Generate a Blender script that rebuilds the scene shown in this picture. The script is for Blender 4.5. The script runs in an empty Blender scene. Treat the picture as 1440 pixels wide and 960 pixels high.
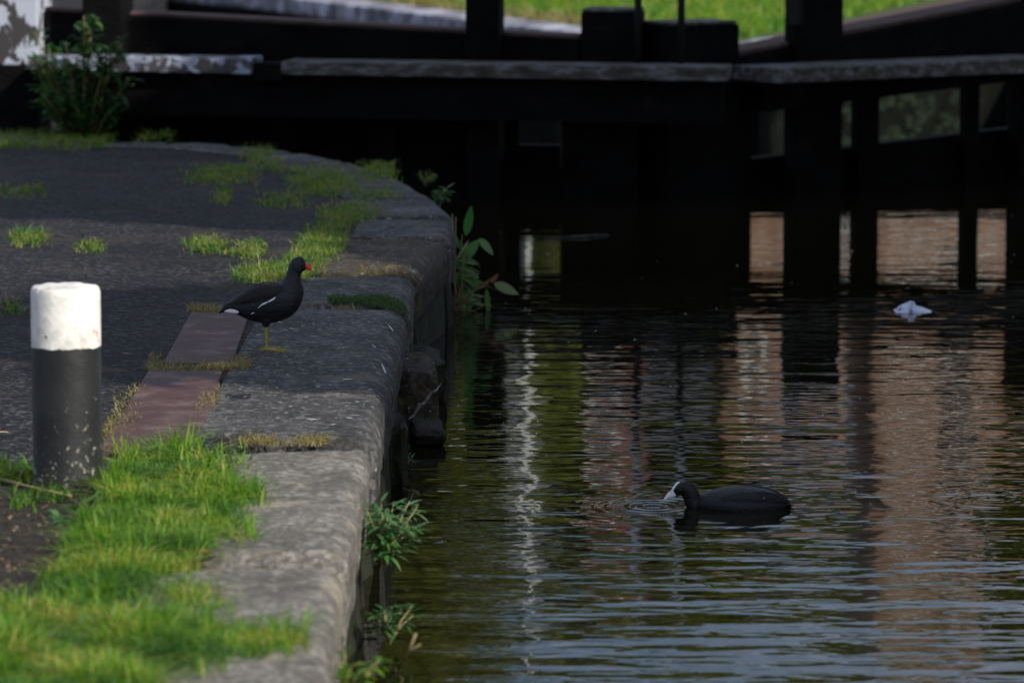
import bpy, bmesh, math, random
import numpy as np
from mathutils import Vector, noise
R = math.radians
rng = np.random.default_rng(7); random.seed(7)
S = bpy.context.scene
COL = S.collection

# ---------------------------------------------------------------- camera, sky, sun, exposure
FPX, PITCH, H = 5600.0, R(7.34), 2.08          # photo pixels per radian, tilt, eye height over the water
cam = bpy.data.cameras.new('camera'); co = bpy.data.objects.new('camera', cam); COL.objects.link(co)
S.camera = co; co.location = (0, 0, H); co.rotation_euler = (math.pi/2-PITCH, 0, 0)
cam.sensor_width = 36; cam.lens = 36*FPX/1440; cam.clip_end = 3000; cam.clip_start = .1
cam.dof.use_dof = True; cam.dof.focus_distance = 13.1; cam.dof.aperture_fstop = 4.3
W = bpy.data.worlds.new('World'); S.world = W; W.use_nodes = True
SUN_EL, SUN_AZ = 36, 135                        # azimuth clockwise from +Y (view direction): behind right
nt = W.node_tree; bg = nt.nodes['Background']
sk = nt.nodes.new('ShaderNodeTexSky'); sk.sky_type = 'NISHITA'; sk.sun_disc = False
sk.sun_elevation = R(SUN_EL); sk.sun_rotation = R(SUN_AZ); sk.air_density = 1.0; sk.dust_density = .8; sk.ozone_density = 2.0
tcw = nt.nodes.new('ShaderNodeTexCoord'); mpw = nt.nodes.new('ShaderNodeMapping'); mpw.inputs['Scale'].default_value = (1, 1, 3.2); nt.links.new(tcw.outputs['Generated'], mpw.inputs[0])
nw = nt.nodes.new('ShaderNodeTexNoise'); nw.inputs['Scale'].default_value = 5.5; nw.inputs['Detail'].default_value = 7; nw.inputs['Roughness'].default_value = .6; nt.links.new(mpw.outputs[0], nw.inputs['Vector'])
rw = nt.nodes.new('ShaderNodeValToRGB'); rw.color_ramp.elements[0].position = .38; rw.color_ramp.elements[1].position = .56; rw.color_ramp.elements[1].color = (.85, .85, .85, 1); nt.links.new(nw.outputs[0], rw.inputs[0])
mw = nt.nodes.new('ShaderNodeMix'); mw.data_type = 'RGBA'; nt.links.new(rw.outputs[0], mw.inputs[0]); nt.links.new(sk.outputs[0], mw.inputs[6]); mw.inputs[7].default_value = (6.2, 6.8, 8.6, 1)   # scattered fair weather cloud
nt.links.new(mw.outputs[2], bg.inputs[0]); bg.inputs[1].default_value = .098
sl = bpy.data.lights.new('sun', 'SUN'); so = bpy.data.objects.new('sun', sl); COL.objects.link(so)
sl.energy = 4.9; sl.angle = R(.5); sl.color = (1, .95, .86)
sd = Vector((math.sin(R(SUN_AZ))*math.cos(R(SUN_EL)), math.cos(R(SUN_AZ))*math.cos(R(SUN_EL)), math.sin(R(SUN_EL))))
so.rotation_euler = sd.to_track_quat('Z', 'Y').to_euler(); so.location = sd*40
S.view_settings.view_transform = 'Standard'; S.view_settings.look = 'None'
S.view_settings.exposure = 0.12; S.view_settings.gamma = 1
S.render.engine = 'CYCLES'

# ---------------------------------------------------------------- helpers
Q = .37                                          # quay top above the water
CP, SP = math.cos(PITCH), math.sin(PITCH)
def ray(x, y):
    a, b = (x-720)/FPX, (480-y)/FPX
    return np.array([a, CP+b*SP, -SP+b*CP])
def G(x, y, z=Q):                                # point of a level surface seen at a photo pixel
    d = ray(x, y); t = (z-H)/d[2]; return Vector((d[0]*t, d[1]*t, z))
def D(x, y, Y):                                  # point at a distance
    d = ray(x, y); t = Y/d[1]; return Vector((d[0]*t, Y, H+d[2]*t))
def mesh(name, V, F, mats=None, parent=None, smooth=True, loc=None, mi=None):
    V = np.array([tuple(v) for v in V], dtype=float) if not isinstance(V, np.ndarray) else V.reshape(-1, 3)
    off = np.array([float(q) for q in (parent['_w'] if parent is not None else (loc if loc is not None else (0, 0, 0)))])
    me = bpy.data.meshes.new(name)
    Vl = V-off
    if isinstance(F, np.ndarray):
        n, k = F.shape
        me.vertices.add(len(Vl)); me.vertices.foreach_set('co', Vl.ravel())
        me.loops.add(n*k); me.loops.foreach_set('vertex_index', F.ravel().astype(np.int32))
        me.polygons.add(n); me.polygons.foreach_set('loop_start', np.arange(0, n*k, k, dtype=np.int32))
        me.update(calc_edges=True)
    else:
        me.from_pydata([tuple(v) for v in Vl], [], [tuple(f) for f in F])
    o = bpy.data.objects.new(name, me); COL.objects.link(o)
    if parent is not None: o.parent = parent
    elif loc is not None: o.location = loc
    o['_w'] = [float(q) for q in off]
    if mats:
        for m in (mats if isinstance(mats, (list, tuple)) else [mats]): me.materials.append(m)
    if mi is not None: me.polygons.foreach_set('material_index', [int(q) for q in mi])
    me.polygons.foreach_set('use_smooth', [bool(smooth)]*len(me.polygons))
    return o
def tag(o, label, cat, group=None, kind=None):
    if label: o['label'] = label
    if cat: o['category'] = cat
    if group: o['group'] = group
    if kind: o['kind'] = kind
    return o
def thing(name, loc, label, cat, group=None):
    o = bpy.data.objects.new(name, None); COL.objects.link(o); o.location = loc; o['_w'] = [float(q) for q in loc]
    o.empty_display_size = .1
    return tag(o, label, cat, group)
def rename(o, n): o.name = n; return o
class MB:                                        # collects shapes for one mesh
    def __init__(s): s.V = []; s.F = []; s.M = []
    def add(s, V, F, m=0):
        b = len(s.V); s.V += [tuple(v) for v in V]; s.F += [tuple(i+b for i in f) for f in F]; s.M += [m]*len(F)
    def beam(s, p0, p1, t, za, zb, m=0):         # box between two plan points, z ranges at both ends
        p0 = np.array(p0[:2], float); p1 = np.array(p1[:2], float); d = p1-p0; d /= np.linalg.norm(d); n = np.array([-d[1], d[0]])*t/2
        v = []
        for p, z in ((p0, za), (p1, zb)):
            for sgn in (-1, 1):
                for k in (0, 1): v.append((p[0]+sgn*n[0], p[1]+sgn*n[1], z[k]))
        s.add(v, [(0,1,3,2), (4,6,7,5), (0,4,5,1), (2,3,7,6), (1,5,7,3), (0,2,6,4)], m); return s
    def box(s, c, sx, sy, sz, m=0):
        x, y, z = c; return s.beam((x-sx/2, y), (x+sx/2, y), sy, (z-sz/2, z+sz/2), (z-sz/2, z+sz/2), m)
    def tube(s, P, rad, n=8, m=0):
        P = [np.array(p, float) for p in P]; V = []; F = []
        if not isinstance(rad, (list, tuple)): rad = [rad]*len(P)
        u = None
        for i, p in enumerate(P):
            t = P[min(i+1, len(P)-1)]-P[max(i-1, 0)]; t = t/(np.linalg.norm(t)+1e-9)
            a = np.array([0, 0, 1.]) if abs(t[2]) < .9 else np.array([1., 0, 0])
            if u is None: u = np.cross(t, a)
            u = u-t*np.dot(u, t); u /= np.linalg.norm(u)+1e-9; w = np.cross(t, u)
            for k in range(n):
                q = 2*math.pi*k/n; V.append(p+rad[i]*(u*math.cos(q)+w*math.sin(q)))
        for i in range(len(P)-1):
            for k in range(n): F.append((i*n+k, i*n+(k+1) % n, (i+1)*n+(k+1) % n, (i+1)*n+k))
        F.append(tuple(range(n))[::-1]); F.append(tuple(range((len(P)-1)*n, len(P)*n)))
        s.add(V, F, m); return s
    def leaf(s, base, dirv, L, w, droop=.3, m=0, up=(0, 0, 1), n=6, fold=.25):
        d = np.array(dirv, float); d /= np.linalg.norm(d); up = np.array(up, float)
        side = np.cross(d, up); 
        if np.linalg.norm(side) < 1e-3: side = np.array([1., 0, 0])
        side /= np.linalg.norm(side); nn = np.cross(side, d)
        V = []; F = []; p = np.array(base, float)
        for i in range(n+1):
            t = i/n; ww = w*.5*(math.sin(math.pi*min(1, t**.8))**.8+.03)
            dd = d*math.cos(droop*t*1.5)-nn*math.sin(droop*t*1.5)
            if i: p = p+dd*L/n
            V += [p-side*ww+nn*ww*fold, p, p+side*ww+nn*ww*fold]
        for i in range(n):
            a = 3*i; F += [(a, a+1, a+4, a+3), (a+1, a+2, a+5, a+4)]
        s.add(V, F, m); return s
    def build(s, name, mats, parent=None, smooth=False, loc=None):
        return mesh(name, s.V, s.F, mats, parent, smooth, loc, s.M)
def bevel(o, w=.01, seg=2):
    bm = bmesh.new(); bm.from_mesh(o.data)
    bmesh.ops.remove_doubles(bm, verts=bm.verts, dist=1e-5)
    bmesh.ops.bevel(bm, geom=list(bm.edges), offset=w, segments=seg, affect='EDGES', profile=.6, clamp_overlap=True)
    bm.to_mesh(o.data); bm.free(); return o

# ---------------------------------------------------------------- materials
def newmat(name):
    m = bpy.data.materials.new(name); m.use_nodes = True
    return m, m.node_tree, m.node_tree.nodes['Principled BSDF']
def N(t, typ, **kw):
    n = t.nodes.new(typ)
    for k, v in kw.items():
        if k in n.inputs: n.inputs[k].default_value = v
        else: setattr(n, k, v)
    return n
def ramp(t, src, stops):
    r = t.nodes.new('ShaderNodeValToRGB'); e = r.color_ramp.elements
    while len(e) < len(stops): e.new(.5)
    for i, (p, c) in enumerate(stops):
        e[i].position = p; e[i].color = (*c, 1) if len(c) == 3 else c
    t.links.new(src, r.inputs[0]); return r.outputs[0]
def coords(t, scale=(1, 1, 1), kind='Object'):
    tc = t.nodes.new('ShaderNodeTexCoord'); mp = t.nodes.new('ShaderNodeMapping'); mp.inputs['Scale'].default_value = scale
    t.links.new(tc.outputs[kind], mp.inputs[0]); return mp.outputs[0]
def ntex(t, vec, scale, detail=4, rough=.55, dist=0):
    n = N(t, 'ShaderNodeTexNoise', Scale=scale, Detail=detail, Roughness=rough, Distortion=dist); t.links.new(vec, n.inputs['Vector']); return n.outputs[0]
def mix(t, fac, a, b, mode='MIX'):
    m = t.nodes.new('ShaderNodeMix'); m.data_type = 'RGBA'; m.blend_type = mode
    for s_, v in ((m.inputs[0], fac), (m.inputs[6], a), (m.inputs[7], b)):
        if isinstance(v, (int, float)): s_.default_value = v
        elif isinstance(v, tuple): s_.default_value = (*v, 1)
        else: t.links.new(v, s_)
    return m.outputs[2]
def math_(t, op, a, b=None, c=None):
    m = t.nodes.new('ShaderNodeMath'); m.operation = op
    for i, v in enumerate((a, b, c)):
        if v is None: continue
        if isinstance(v, (int, float)): m.inputs[i].default_value = v
        else: t.links.new(v, m.inputs[i])
    return m.outputs[0]
def bump(t, bs, h, strength=.5, dist=.01, prev=None):
    b = N(t, 'ShaderNodeBump', Strength=strength, Distance=dist); t.links.new(h, b.inputs['Height'])
    if prev is not None: t.links.new(prev, b.inputs['Normal'])
    t.links.new(b.outputs[0], bs.inputs['Normal']); return b.outputs[0]
def noisy(name, stops, scale=8, rough=.8, bs_=(.5, .01, 40), det=6, sc3=(1, 1, 1), spec=.3, kind='Object'):
    m, t, b = newmat(name); v = coords(t, sc3, kind)
    t.links.new(ramp(t, ntex(t, v, scale, det, .62), stops), b.inputs['Base Color'])
    b.inputs['Roughness'].default_value = rough; b.inputs['Specular IOR Level'].default_value = spec
    if bs_: bump(t, b, ntex(t, v, bs_[2], 5, .6), bs_[0], bs_[1])
    return m

# asphalt: rough aggregate, worn patches
M_asphalt, t, b = newmat('asphalt'); v = coords(t)
vo = N(t, 'ShaderNodeTexVoronoi', Scale=72.0, Randomness=1.0); t.links.new(v, vo.inputs['Vector'])
sc_ = t.nodes.new('ShaderNodeSeparateColor'); t.links.new(vo.outputs['Color'], sc_.inputs[0])
c1 = ramp(t, ntex(t, v, 1.6, 5), [(.3, (.005, .005, .006)), (.7, (.015, .0147, .0165))])
agg = ramp(t, sc_.outputs[0], [(0, (.35, .35, .35)), (.6, (1, 1, 1)), (.82, (2.6, 2.5, 2.6)), (.93, (7.5, 7.3, 7.4))])
c2 = mix(t, 1.0, c1, agg, 'MULTIPLY')
c3 = mix(t, ramp(t, ntex(t, v, 30, 2, .5), [(.70, (0, 0, 0)), (.73, (1, 1, 1))]), c2, (.13, .12, .11))
c4 = mix(t, math_(t, 'MULTIPLY', ramp(t, ntex(t, v, 2.6, 7, .75), [(.52, (0, 0, 0)), (.62, (1, 1, 1))]), .7), c3, (.05, .038, .026))
t.links.new(c4, b.inputs['Base Color']); b.inputs['Roughness'].default_value = .8; b.inputs['Specular IOR Level'].default_value = .25
nb = bump(t, b, vo.outputs['Distance'], 1.0, .012); bump(t, b, ntex(t, v, 22, 6, .75), 1, .02, nb)

# weathered coping stone
def stone(name, dark, mid, light, moss=.0, seed=0, spots=True):
    m, t, b = newmat(name); v0 = coords(t)
    off = N(t, 'ShaderNodeVectorMath', operation='ADD'); t.links.new(v0, off.inputs[0]); off.inputs[1].default_value = (seed*3.1, seed*7.7, seed)
    v = off.outputs[0]
    c = ramp(t, ntex(t, v, 5, 8, .65), [(.28, dark), (.5, mid), (.74, light)])
    c = mix(t, math_(t, 'MULTIPLY', ramp(t, ntex(t, v, 48, 4, .7), [(.44, (0, 0, 0)), (.54, (1, 1, 1))]), .75), c, dark)
    c = mix(t, math_(t, 'MULTIPLY', ramp(t, ntex(t, v, 27, 4, .7), [(.54, (0, 0, 0)), (.62, (1, 1, 1))]), .65), c, light)
    c = mix(t, math_(t, 'MULTIPLY', ramp(t, ntex(t, v, 2.2, 6, .7), [(.50, (0, 0, 0)), (.62, (1, 1, 1))]), .45), c, tuple(x*.9 for x in dark))
    c = mix(t, math_(t, 'MULTIPLY', ramp(t, ntex(t, v, 3.1, 5, .7, .5), [(.56, (0, 0, 0)), (.66, (1, 1, 1))]), .4), c, (light[0]*1.1, light[1]*1.0, light[2]*.82))
    if spots:
        c = mix(t, ramp(t, ntex(t, v, 46, 1, .4), [(.715, (0, 0, 0)), (.73, (1, 1, 1))]), c, (.42, .42, .42))
        c = mix(t, math_(t, 'MULTIPLY', ramp(t, ntex(t, v, 9, 4, .6), [(.66, (0, 0, 0)), (.72, (1, 1, 1))]), .5), c, (.25, .25, .24))
    if moss:
        c = mix(t, math_(t, 'MULTIPLY', ramp(t, ntex(t, v, 4, 6, .7), [(.5-moss*.2, (0, 0, 0)), (.66-moss*.2, (1, 1, 1))]), moss), c, (.035, .045, .012))
    t.links.new(c, b.inputs['Base Color']); b.inputs['Roughness'].default_value = .78; b.inputs['Specular IOR Level'].default_value = .3
    nb = bump(t, b, ntex(t, v, 14, 8, .75), 1, .03); bump(t, b, ntex(t, v, 70, 5, .75), 1, .010, nb)
    return m
M_st = [stone('weathered_stone', (.03, .03, .03), (.11, .106, .103), (.29, .28, .27), 0, i) for i in range(4)]
M_stlight = [stone('pale_stone', (.11, .10, .085), (.30, .28, .245), (.60, .56, .49), 0, 9+i, False) for i in range(2)]
M_stdirty = stone('stained_stone', (.03, .022, .015), (.08, .06, .04), (.17, .15, .12), .25, 5)
M_wet = stone('wet_mossy_stone', (.008, .008, .006), (.03, .024, .015), (.07, .055, .04), .55, 3, False)
M_slab = noisy('dark_red_paver', [(.3, (.045, .022, .020)), (.52, (.078, .038, .034)), (.72, (.14, .10, .095))], 9, .6, (.5, .006, 40), spec=.2)
M_soil = noisy('soil', [(.3, (.012, .009, .007)), (.6, (.035, .026, .02)), (.75, (.09, .07, .05))], 22, .95, (1, .02, 60))

def foliage(name, cols, trans=.35, rough=.5, kind=None, gscale=None):
    m = bpy.data.materials.new(name); m.use_nodes = True; t = m.node_tree; b = t.nodes['Principled BSDF']
    a = N(t, 'ShaderNodeAttribute', attribute_name='rnd')
    n = len(cols); c = ramp(t, a.outputs['Fac'], [(i/(max(n-1, 1)), cols[i]) for i in range(n)])
    t.links.new(c, b.inputs['Base Color']); b.inputs['Roughness'].default_value = rough; b.inputs['Specular IOR Level'].default_value = .35
    tr = t.nodes.new('ShaderNodeBsdfTranslucent'); hs = N(t, 'ShaderNodeHueSaturation', Saturation=1.15, Value=1.6); t.links.new(c, hs.inputs['Color']); t.links.new(hs.outputs[0], tr.inputs[0])
    mx = t.nodes.new('ShaderNodeMixShader'); mx.inputs[0].default_value = trans
    t.links.new(b.outputs[0], mx.inputs[1]); t.links.new(tr.outputs[0], mx.inputs[2]); t.links.new(mx.outputs[0], t.nodes['Material Output'].inputs[0])
    return m
M_grass = foliage('grass_blades', [(.03, .09, .012), (.06, .16, .016), (.13, .27, .02), (.10, .22, .02), (.24, .34, .03), (.42, .36, .10)], .45)
M_grass2 = foliage('thin_grass_blades', [(.04, .10, .015), (.07, .16, .02), (.13, .22, .026), (.27, .24, .06), (.06, .13, .02)], .35)
M_dry = foliage('dry_grass_blades', [(.25, .19, .07), (.16, .15, .04), (.34, .26, .12), (.10, .13, .03)], .3)
M_moss = foliage('moss', [(.02, .05, .012), (.035, .08, .015), (.05, .10, .02)], .2, .8)
M_leafd = foliage('dark_leaves', [(.018, .075, .018), (.03, .11, .022), (.07, .15, .025)], .25)
M_ivy = foliage('shaded_ivy_leaves', [(.002, .007, .002), (.004, .012, .003), (.010, .02, .005)], .15, .8)  # shade on the wall is put into this near black leaf colour
M_leafb = foliage('broad_leaves', [(.03, .12, .03), (.06, .17, .04), (.12, .20, .08)], .3)
M_leafp = foliage('pale_leaves', [(.14, .2, .09), (.2, .24, .12)], .3)
M_leafr = foliage('red_brown_leaf', [(.16, .07, .05), (.2, .09, .06)], .3)
M_crown = foliage('tree_leaves', [(.07, .09, .014), (.11, .13, .018), (.16, .17, .025), (.08, .10, .02)], .3, .6)
M_crown2 = foliage('yellow_green_tree_leaves', [(.10, .14, .02), (.15, .18, .025), (.20, .21, .03)], .35, .6)
M_stem = noisy('stem', [(.3, (.14, .12, .05)), (.7, (.34, .26, .14))], 30, .8, None)
M_bark = noisy('bark', [(.3, (.03, .022, .016)), (.7, (.10, .08, .06))], 12, .9, (.8, .03, 20), sc3=(1, 1, .3))
M_blackwood = noisy('black_timber', [(.3, (.0015, .0015, .0015)), (.6, (.0045, .0045, .005)), (.8, (.014, .012, .011))], 6, .8, (.8, .02, 20), sc3=(.5, 1, 1), spec=.06)
M_greywood = noisy('weathered_timber', [(.3, (.02, .018, .015)), (.5, (.065, .06, .052)), (.72, (.22, .22, .25))], 14, .8, (.6, .01, 40), sc3=(.5, 2, 2))
M_brownwood = noisy('brown_timber', [(.3, (.03, .02, .016)), (.6, (.085, .055, .048)), (.8, (.14, .1, .09))], 7, .85, (.6, .01, 40), sc3=(.4, 2, 2))
M_iron = noisy('dark_iron', [(.3, (.004, .005, .005)), (.7, (.010, .011, .012))], 20, .7, (.3, .003, 80), spec=.15)
M_white = noisy('white_metal_paint', [(.3, (.7, .72, .75)), (.7, (.85, .86, .88))], 8, .5, None)
def peel(name, paint, under, thr, scale=9, sc3=(1, 1, .5)):
    m, t, b = newmat(name); v = coords(t, sc3)
    f = ramp(t, ntex(t, v, scale, 7, .6, .6), [(thr, (0, 0, 0)), (thr+.03, (1, 1, 1))])
    t.links.new(mix(t, f, paint, under), b.inputs['Base Color']); b.inputs['Roughness'].default_value = .7
    bump(t, b, f, .5, .004); return m
M_peelwhite = peel('peeling_white_paint', (.40, .43, .50), (.04, .035, .035), .5)
M_peelwhite2 = peel('worn_white_edge', (.30, .33, .42), (.05, .045, .05), .47, 12, (1, 1, 1))
M_waterfilm = None

# ---------------------------------------------------------------- the setting: water
coot_p = G(1012, 713, 0); bill_p = G(918, 712, 0)
M_water, t, b = newmat('canal_water'); v = coords(t)
b.inputs['Base Color'].default_value = (.007, .007, .0025, 1); b.inputs['Roughness'].default_value = .012
b.inputs['IOR'].default_value = 1.333; b.inputs['Specular IOR Level'].default_value = .5
def scaled(src, s): 
    mp = t.nodes.new('ShaderNodeMapping'); mp.inputs['Scale'].default_value = s; t.links.new(src, mp.inputs[0]); return mp.outputs[0]
sep = t.nodes.new('ShaderNodeSeparateXYZ'); t.links.new(v, sep.inputs[0])
# wind: calm by the gates, livelier in open water
far = N(t, 'ShaderNodeMapRange'); far.inputs['From Min'].default_value = 15; far.inputs['From Max'].default_value = 19
far.inputs['To Min'].default_value = 1.0; far.inputs['To Max'].default_value = .48; t.links.new(sep.outputs[1], far.inputs['Value'])
patch = math_(t, 'MULTIPLY_ADD', ntex(t, v, .9, 2), 1.2, .35)
w1 = ntex(t, scaled(v, (.38, 1.0, 1)), 11, 2, .5, .3)
w2 = ntex(t, scaled(v, (.3, 1.0, 1)), 4.2, 2, .5)
w3 = ntex(t, scaled(v, (.6, 1.1, 1)), 34, 1, .5)
hsum = math_(t, 'ADD', math_(t, 'MULTIPLY', w1, .0020), math_(t, 'ADD', math_(t, 'MULTIPLY', w2, .0056), math_(t, 'MULTIPLY', w3, .00018)))
hsum = math_(t, 'MULTIPLY', hsum, math_(t, 'MULTIPLY', far.outputs[0], patch))
def rings(px, py, k, amp, fall):
    dx = math_(t, 'SUBTRACT', sep.outputs[0], px); dy = math_(t, 'SUBTRACT', sep.outputs[1], py)
    d = math_(t, 'SQRT', math_(t, 'ADD', math_(t, 'MULTIPLY', dx, dx), math_(t, 'MULTIPLY', dy, dy)))
    return math_(t, 'MULTIPLY', math_(t, 'SINE', math_(t, 'MULTIPLY', d, k)), math_(t, 'MULTIPLY', math_(t, 'EXPONENT', math_(t, 'MULTIPLY', d, -fall)), amp))
for px, py, k, amp, fall in ((bill_p.x, bill_p.y, 150, .0006, 9), (coot_p.x+.0, coot_p.y, 60, .0008, 4), (G(1395, 700, 0).x, G(1395, 700, 0).y, 90, .0004, 5)):
    hsum = math_(t, 'ADD', hsum, rings(px, py, k, amp, fall))
bump(t, b, hsum, 1.0, 1.0)
water = mesh('canal_water', [(-8, -30, 0), (60, -30, 0), (60, 25.2, 0), (4.75, 25.2, 0), (.78, 22.72, 0), (-2.85, 23.3, 0), (-8, 24, 0)], [(0, 1, 2, 3, 4, 5, 6)], M_water, smooth=False)
tag(water, 'dark rippled canal water reflecting houses and trees', None, kind='structure')
M_low, t2, b2 = newmat('lower_water'); b2.inputs['Base Color'].default_value = (.008, .009, .005, 1); b2.inputs['Roughness'].default_value = .5; b2.inputs['Specular IOR Level'].default_value = 0
bump(t2, b2, ntex(t2, coords(t2), 6, 2), .3, .004)

# outline of the quay: outer edge of the coping, near to far (photo pixel on the quay level)
stones_px = [((425, 1150), (484, 796), 0), ((487, 777), (519, 631), 1), ((529, 616), (573, 434), 2), ((576, 427), (586, 387), 3),
    ((588, 383), (634, 337), 4), ((635, 333), (641, 307), 5), ((640, 304), (613, 279), 6), ((610, 277), (562, 249), 7), ((557, 247), (500, 229), 8),
    ((494, 228), (428, 214), 9), ((420, 213), (345, 205), 10), ((336, 204), (250, 200), 11), ((242, 200), (150, 199), 12), ((140, 198), (0, 186), 13), ((-8, 185), (-150, 178), 14)]
edge = [G(*p) for s_ in stones_px for p in s_[:2]]
def inward(i):
    a = edge[max(i-1, 0)]; c = edge[min(i+1, len(edge)-1)]; d = (c-a).normalized(); return Vector((-d.y, d.x, 0))
inner = [edge[i]+inward(i)*(.52 if i < 8 else .42) for i in range(len(edge))]
for i in range(6, 14): inner[i].x = min(inner[i].x, inner[5].x+.02*(i-5)) if i < 10 else inner[i].x
lastE = edge[-1]
# towpath sheet and ground prism
ring = [p.lerp(q_, .2) for p, q_ in zip(inner, edge)]
ring = [Vector((inner[0].x, -30, Q))]+ring+[Vector((lastE.x-.35, lastE.y+.3, Q)), Vector((-3.05, 23.45, Q)), Vector((-3.05, 24.6, Q)), Vector((-4.3, 60, Q)), Vector((-60, 60, Q)), Vector((-60, -30, Q))]
vt = [(p.x, p.y, Q-.005) for p in ring]; vbm = [(p.x, p.y, -3) for p in ring]; n = len(ring)
fc = [tuple(range(n))]+[(i, i+n, (i+1) % n+n, (i+1) % n) for i in range(n)]
tp = mesh('towpath', vt+vbm, fc, M_asphalt, smooth=False); tag(tp, 'dark asphalt towpath with grass in its cracks', None, kind='structure')

# canal wall of coping stones over a recessed lower course
wall = thing('canal_wall', (edge[4].x-.2, edge[4].y, 0), 'curved stone canal wall with rounded coping blocks beside the towpath', 'wall')
def cope(a, c, ia, ic, mat, rad, zb, seed, dip=.006, amp=.0075, brk=.0):
    L = (c-a).length; nu = max(8, min(70, int(L/.025))); prof = []; depth = (ia-a).length
    for k in range(14): prof.append((k/14.0*(1-rad/depth), 0.0))
    for k in range(9): q = k/8*math.pi/2; prof.append((1-rad/depth+math.sin(q)*rad/depth, -(1-math.cos(q))*rad))
    th = Q-zb
    for k in range(1, 12): prof.append((1-.02*k/11, -rad-(th-rad)*k/11))
    prof.append((.6, -th)); prof.append((0, -th))
    V = []; F = []; m = len(prof)
    for i in range(nu+1):
        u = i/nu; o_ = a.lerp(c, u); in_ = ia.lerp(ic, u)
        e = min(u, 1-u)*L; er = -.03*max(0, 1-e/.04)**2
        for (f, z) in prof:
            p = in_.lerp(o_, f); zz = Q+z+(er if z > -rad*.9 else 0)
            pn = Vector((p.x*2.2+seed, p.y*2.2, zz*3)); 
            w = noise.noise(pn)*amp*1.6+noise.noise(pn*5)*amp*.6+noise.noise(pn*14)*amp*.35
            pull = (1-f) if z == 0 else 0
            d = (o_-in_).normalized()
            cut = max(0, 1-e/.05)**2*.03
            bz = 0
            if brk and z < -th*.55: bz = brk*(max(0, noise.noise(Vector((u*3+seed, 2, 0)))+.25+u*.6))*((-z/th-.55)/.45)
            nw = d*w if f > .9 else Vector((0, 0, w*.8*(1 if f > .02 else 0)))
            p2 = Vector((p.x, p.y, zz+bz))+nw-d*(cut if f > .85 else 0)
            V.append(p2)
    for i in range(nu):
        for k in range(m-1): F.append((i*m+k, (i+1)*m+k, (i+1)*m+k+1, i*m+k+1))
    F.append(tuple(range(m))); F.append(tuple(range(nu*m, (nu+1)*m))[::-1])
    return V, F
for i, (pa, pc, k) in enumerate(stones_px):
    a, c, ia, ic = edge[2*i], edge[2*i+1], inner[2*i], inner[2*i+1]
    mt = M_stlight[i] if i < 2 else (M_stdirty if i == 4 else M_st[i % 4])
    V, F = cope(a, c, ia, ic, mt, (.045, .05, .075, .07, .07, .06)[i] if i < 6 else .05, (.10, .10, .13, .15, .16, .12)[i] if i < 6 else .1, i*2.3, brk=.07 if i in (2, 4) else .02)
    o = mesh('coping_stone', V, F, mt, wall)
    if i == 1: o['label'] = 'pale grey coping block with sharp joint beside the long grass'
    if i == 4: o['label'] = 'brown stained coping block with broken lower edge'
# lower course: irregular blocks, set back
def rock(c, sx, sy, sz, rz=0, seed=0, amp=.25, n=3):
    bm = bmesh.new(); bmesh.ops.create_cube(bm, size=1); bmesh.ops.subdivide_edges(bm, edges=bm.edges[:], cuts=n+2, use_grid_fill=True)
    V = []
    for v_ in bm.verts:
        p = v_.co.copy(); l = max(abs(p.x), abs(p.y), abs(p.z)); q = p.normalized()*.62; p = p*.72+q*.28
        p += p.normalized()*noise.noise(p*2.5+Vector((seed, seed*2, 0)))*amp*.5+p.normalized()*noise.noise(p*8+Vector((seed, 0, 3)))*amp*.12
        x, y = p.x*sx, p.y*sy; cx, sn = math.cos(rz), math.sin(rz)
        V.append((c[0]+x*cx-y*sn, c[1]+x*sn+y*cx, c[2]+p.z*sz))
    bm.verts.index_update(); F = [tuple(v_.index for v_ in f.verts) for f in bm.faces]; bm.free(); return V, F
dist = 0; k = 0
for i in range(0, 24):
    a, c = edge[i], edge[i+1]; L = (c-a).length
    if L < .05: continue
    nb_ = max(1, int(round(L/.5)))
    for j in range(nb_):
        p = a.lerp(c, (j+.5)/nb_); dr = (c-a).normalized(); nrm = Vector((-dr.y, dr.x, 0))
        p = p+nrm*(.17+.03*random.random())
        V, F = rock((p.x, p.y, -.12+.02*random.random()), L/nb_*1.12, .34, .62, math.atan2(dr.y, dr.x), k*1.7, .12); k += 1
        mesh('lower_stone', V, F, M_wet, wall)
# loose toe stones visible under the broken coping
for (px, py, sx, sy, sz, sd_) in ((583, 560, .20, .45, .34, 3), (604, 520, .16, .5, .20, 8), (566, 640, .08, .4, .3, 5), (615, 590, .10, .3, .05, 2)):
    p = G(px-14, py+20, .02); V, F = rock((p.x, p.y, .03), sx, sy, sz, .1, sd_, .3); mesh('lower_stone', V, F, M_wet if sd_ != 3 else M_stdirty, wall)

# the two dark red paving slabs
for k, (pts, lab) in enumerate((([(268, 441), (351, 441), (326, 512), (229, 512)], 'dark red paving slab nearer the standing bird'),
                     ([(209, 522), (313, 522), (272, 640), (135, 640)], 'plain dark red paving slab nearer the bollard, half under grass'))):
    c = [G(*p) for p in pts]; mb = MB(); cc = sum(c, Vector())/4
    for z in (Q+.004, Q-.03):
        for p in c: mb.V.append((p.x, p.y, z))
    mb.F = [(3, 2, 1, 0), (4, 5, 6, 7), (0, 1, 5, 4), (1, 2, 6, 5), (2, 3, 7, 6), (3, 0, 4, 7)]; mb.M = [0]*6
    o = mb.build('paving_slab', M_slab, loc=(cc.x, cc.y, Q-.03)); bevel(o, .004, 2); tag(o, lab, 'paving slab', 'paving slabs along the coping')

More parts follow.
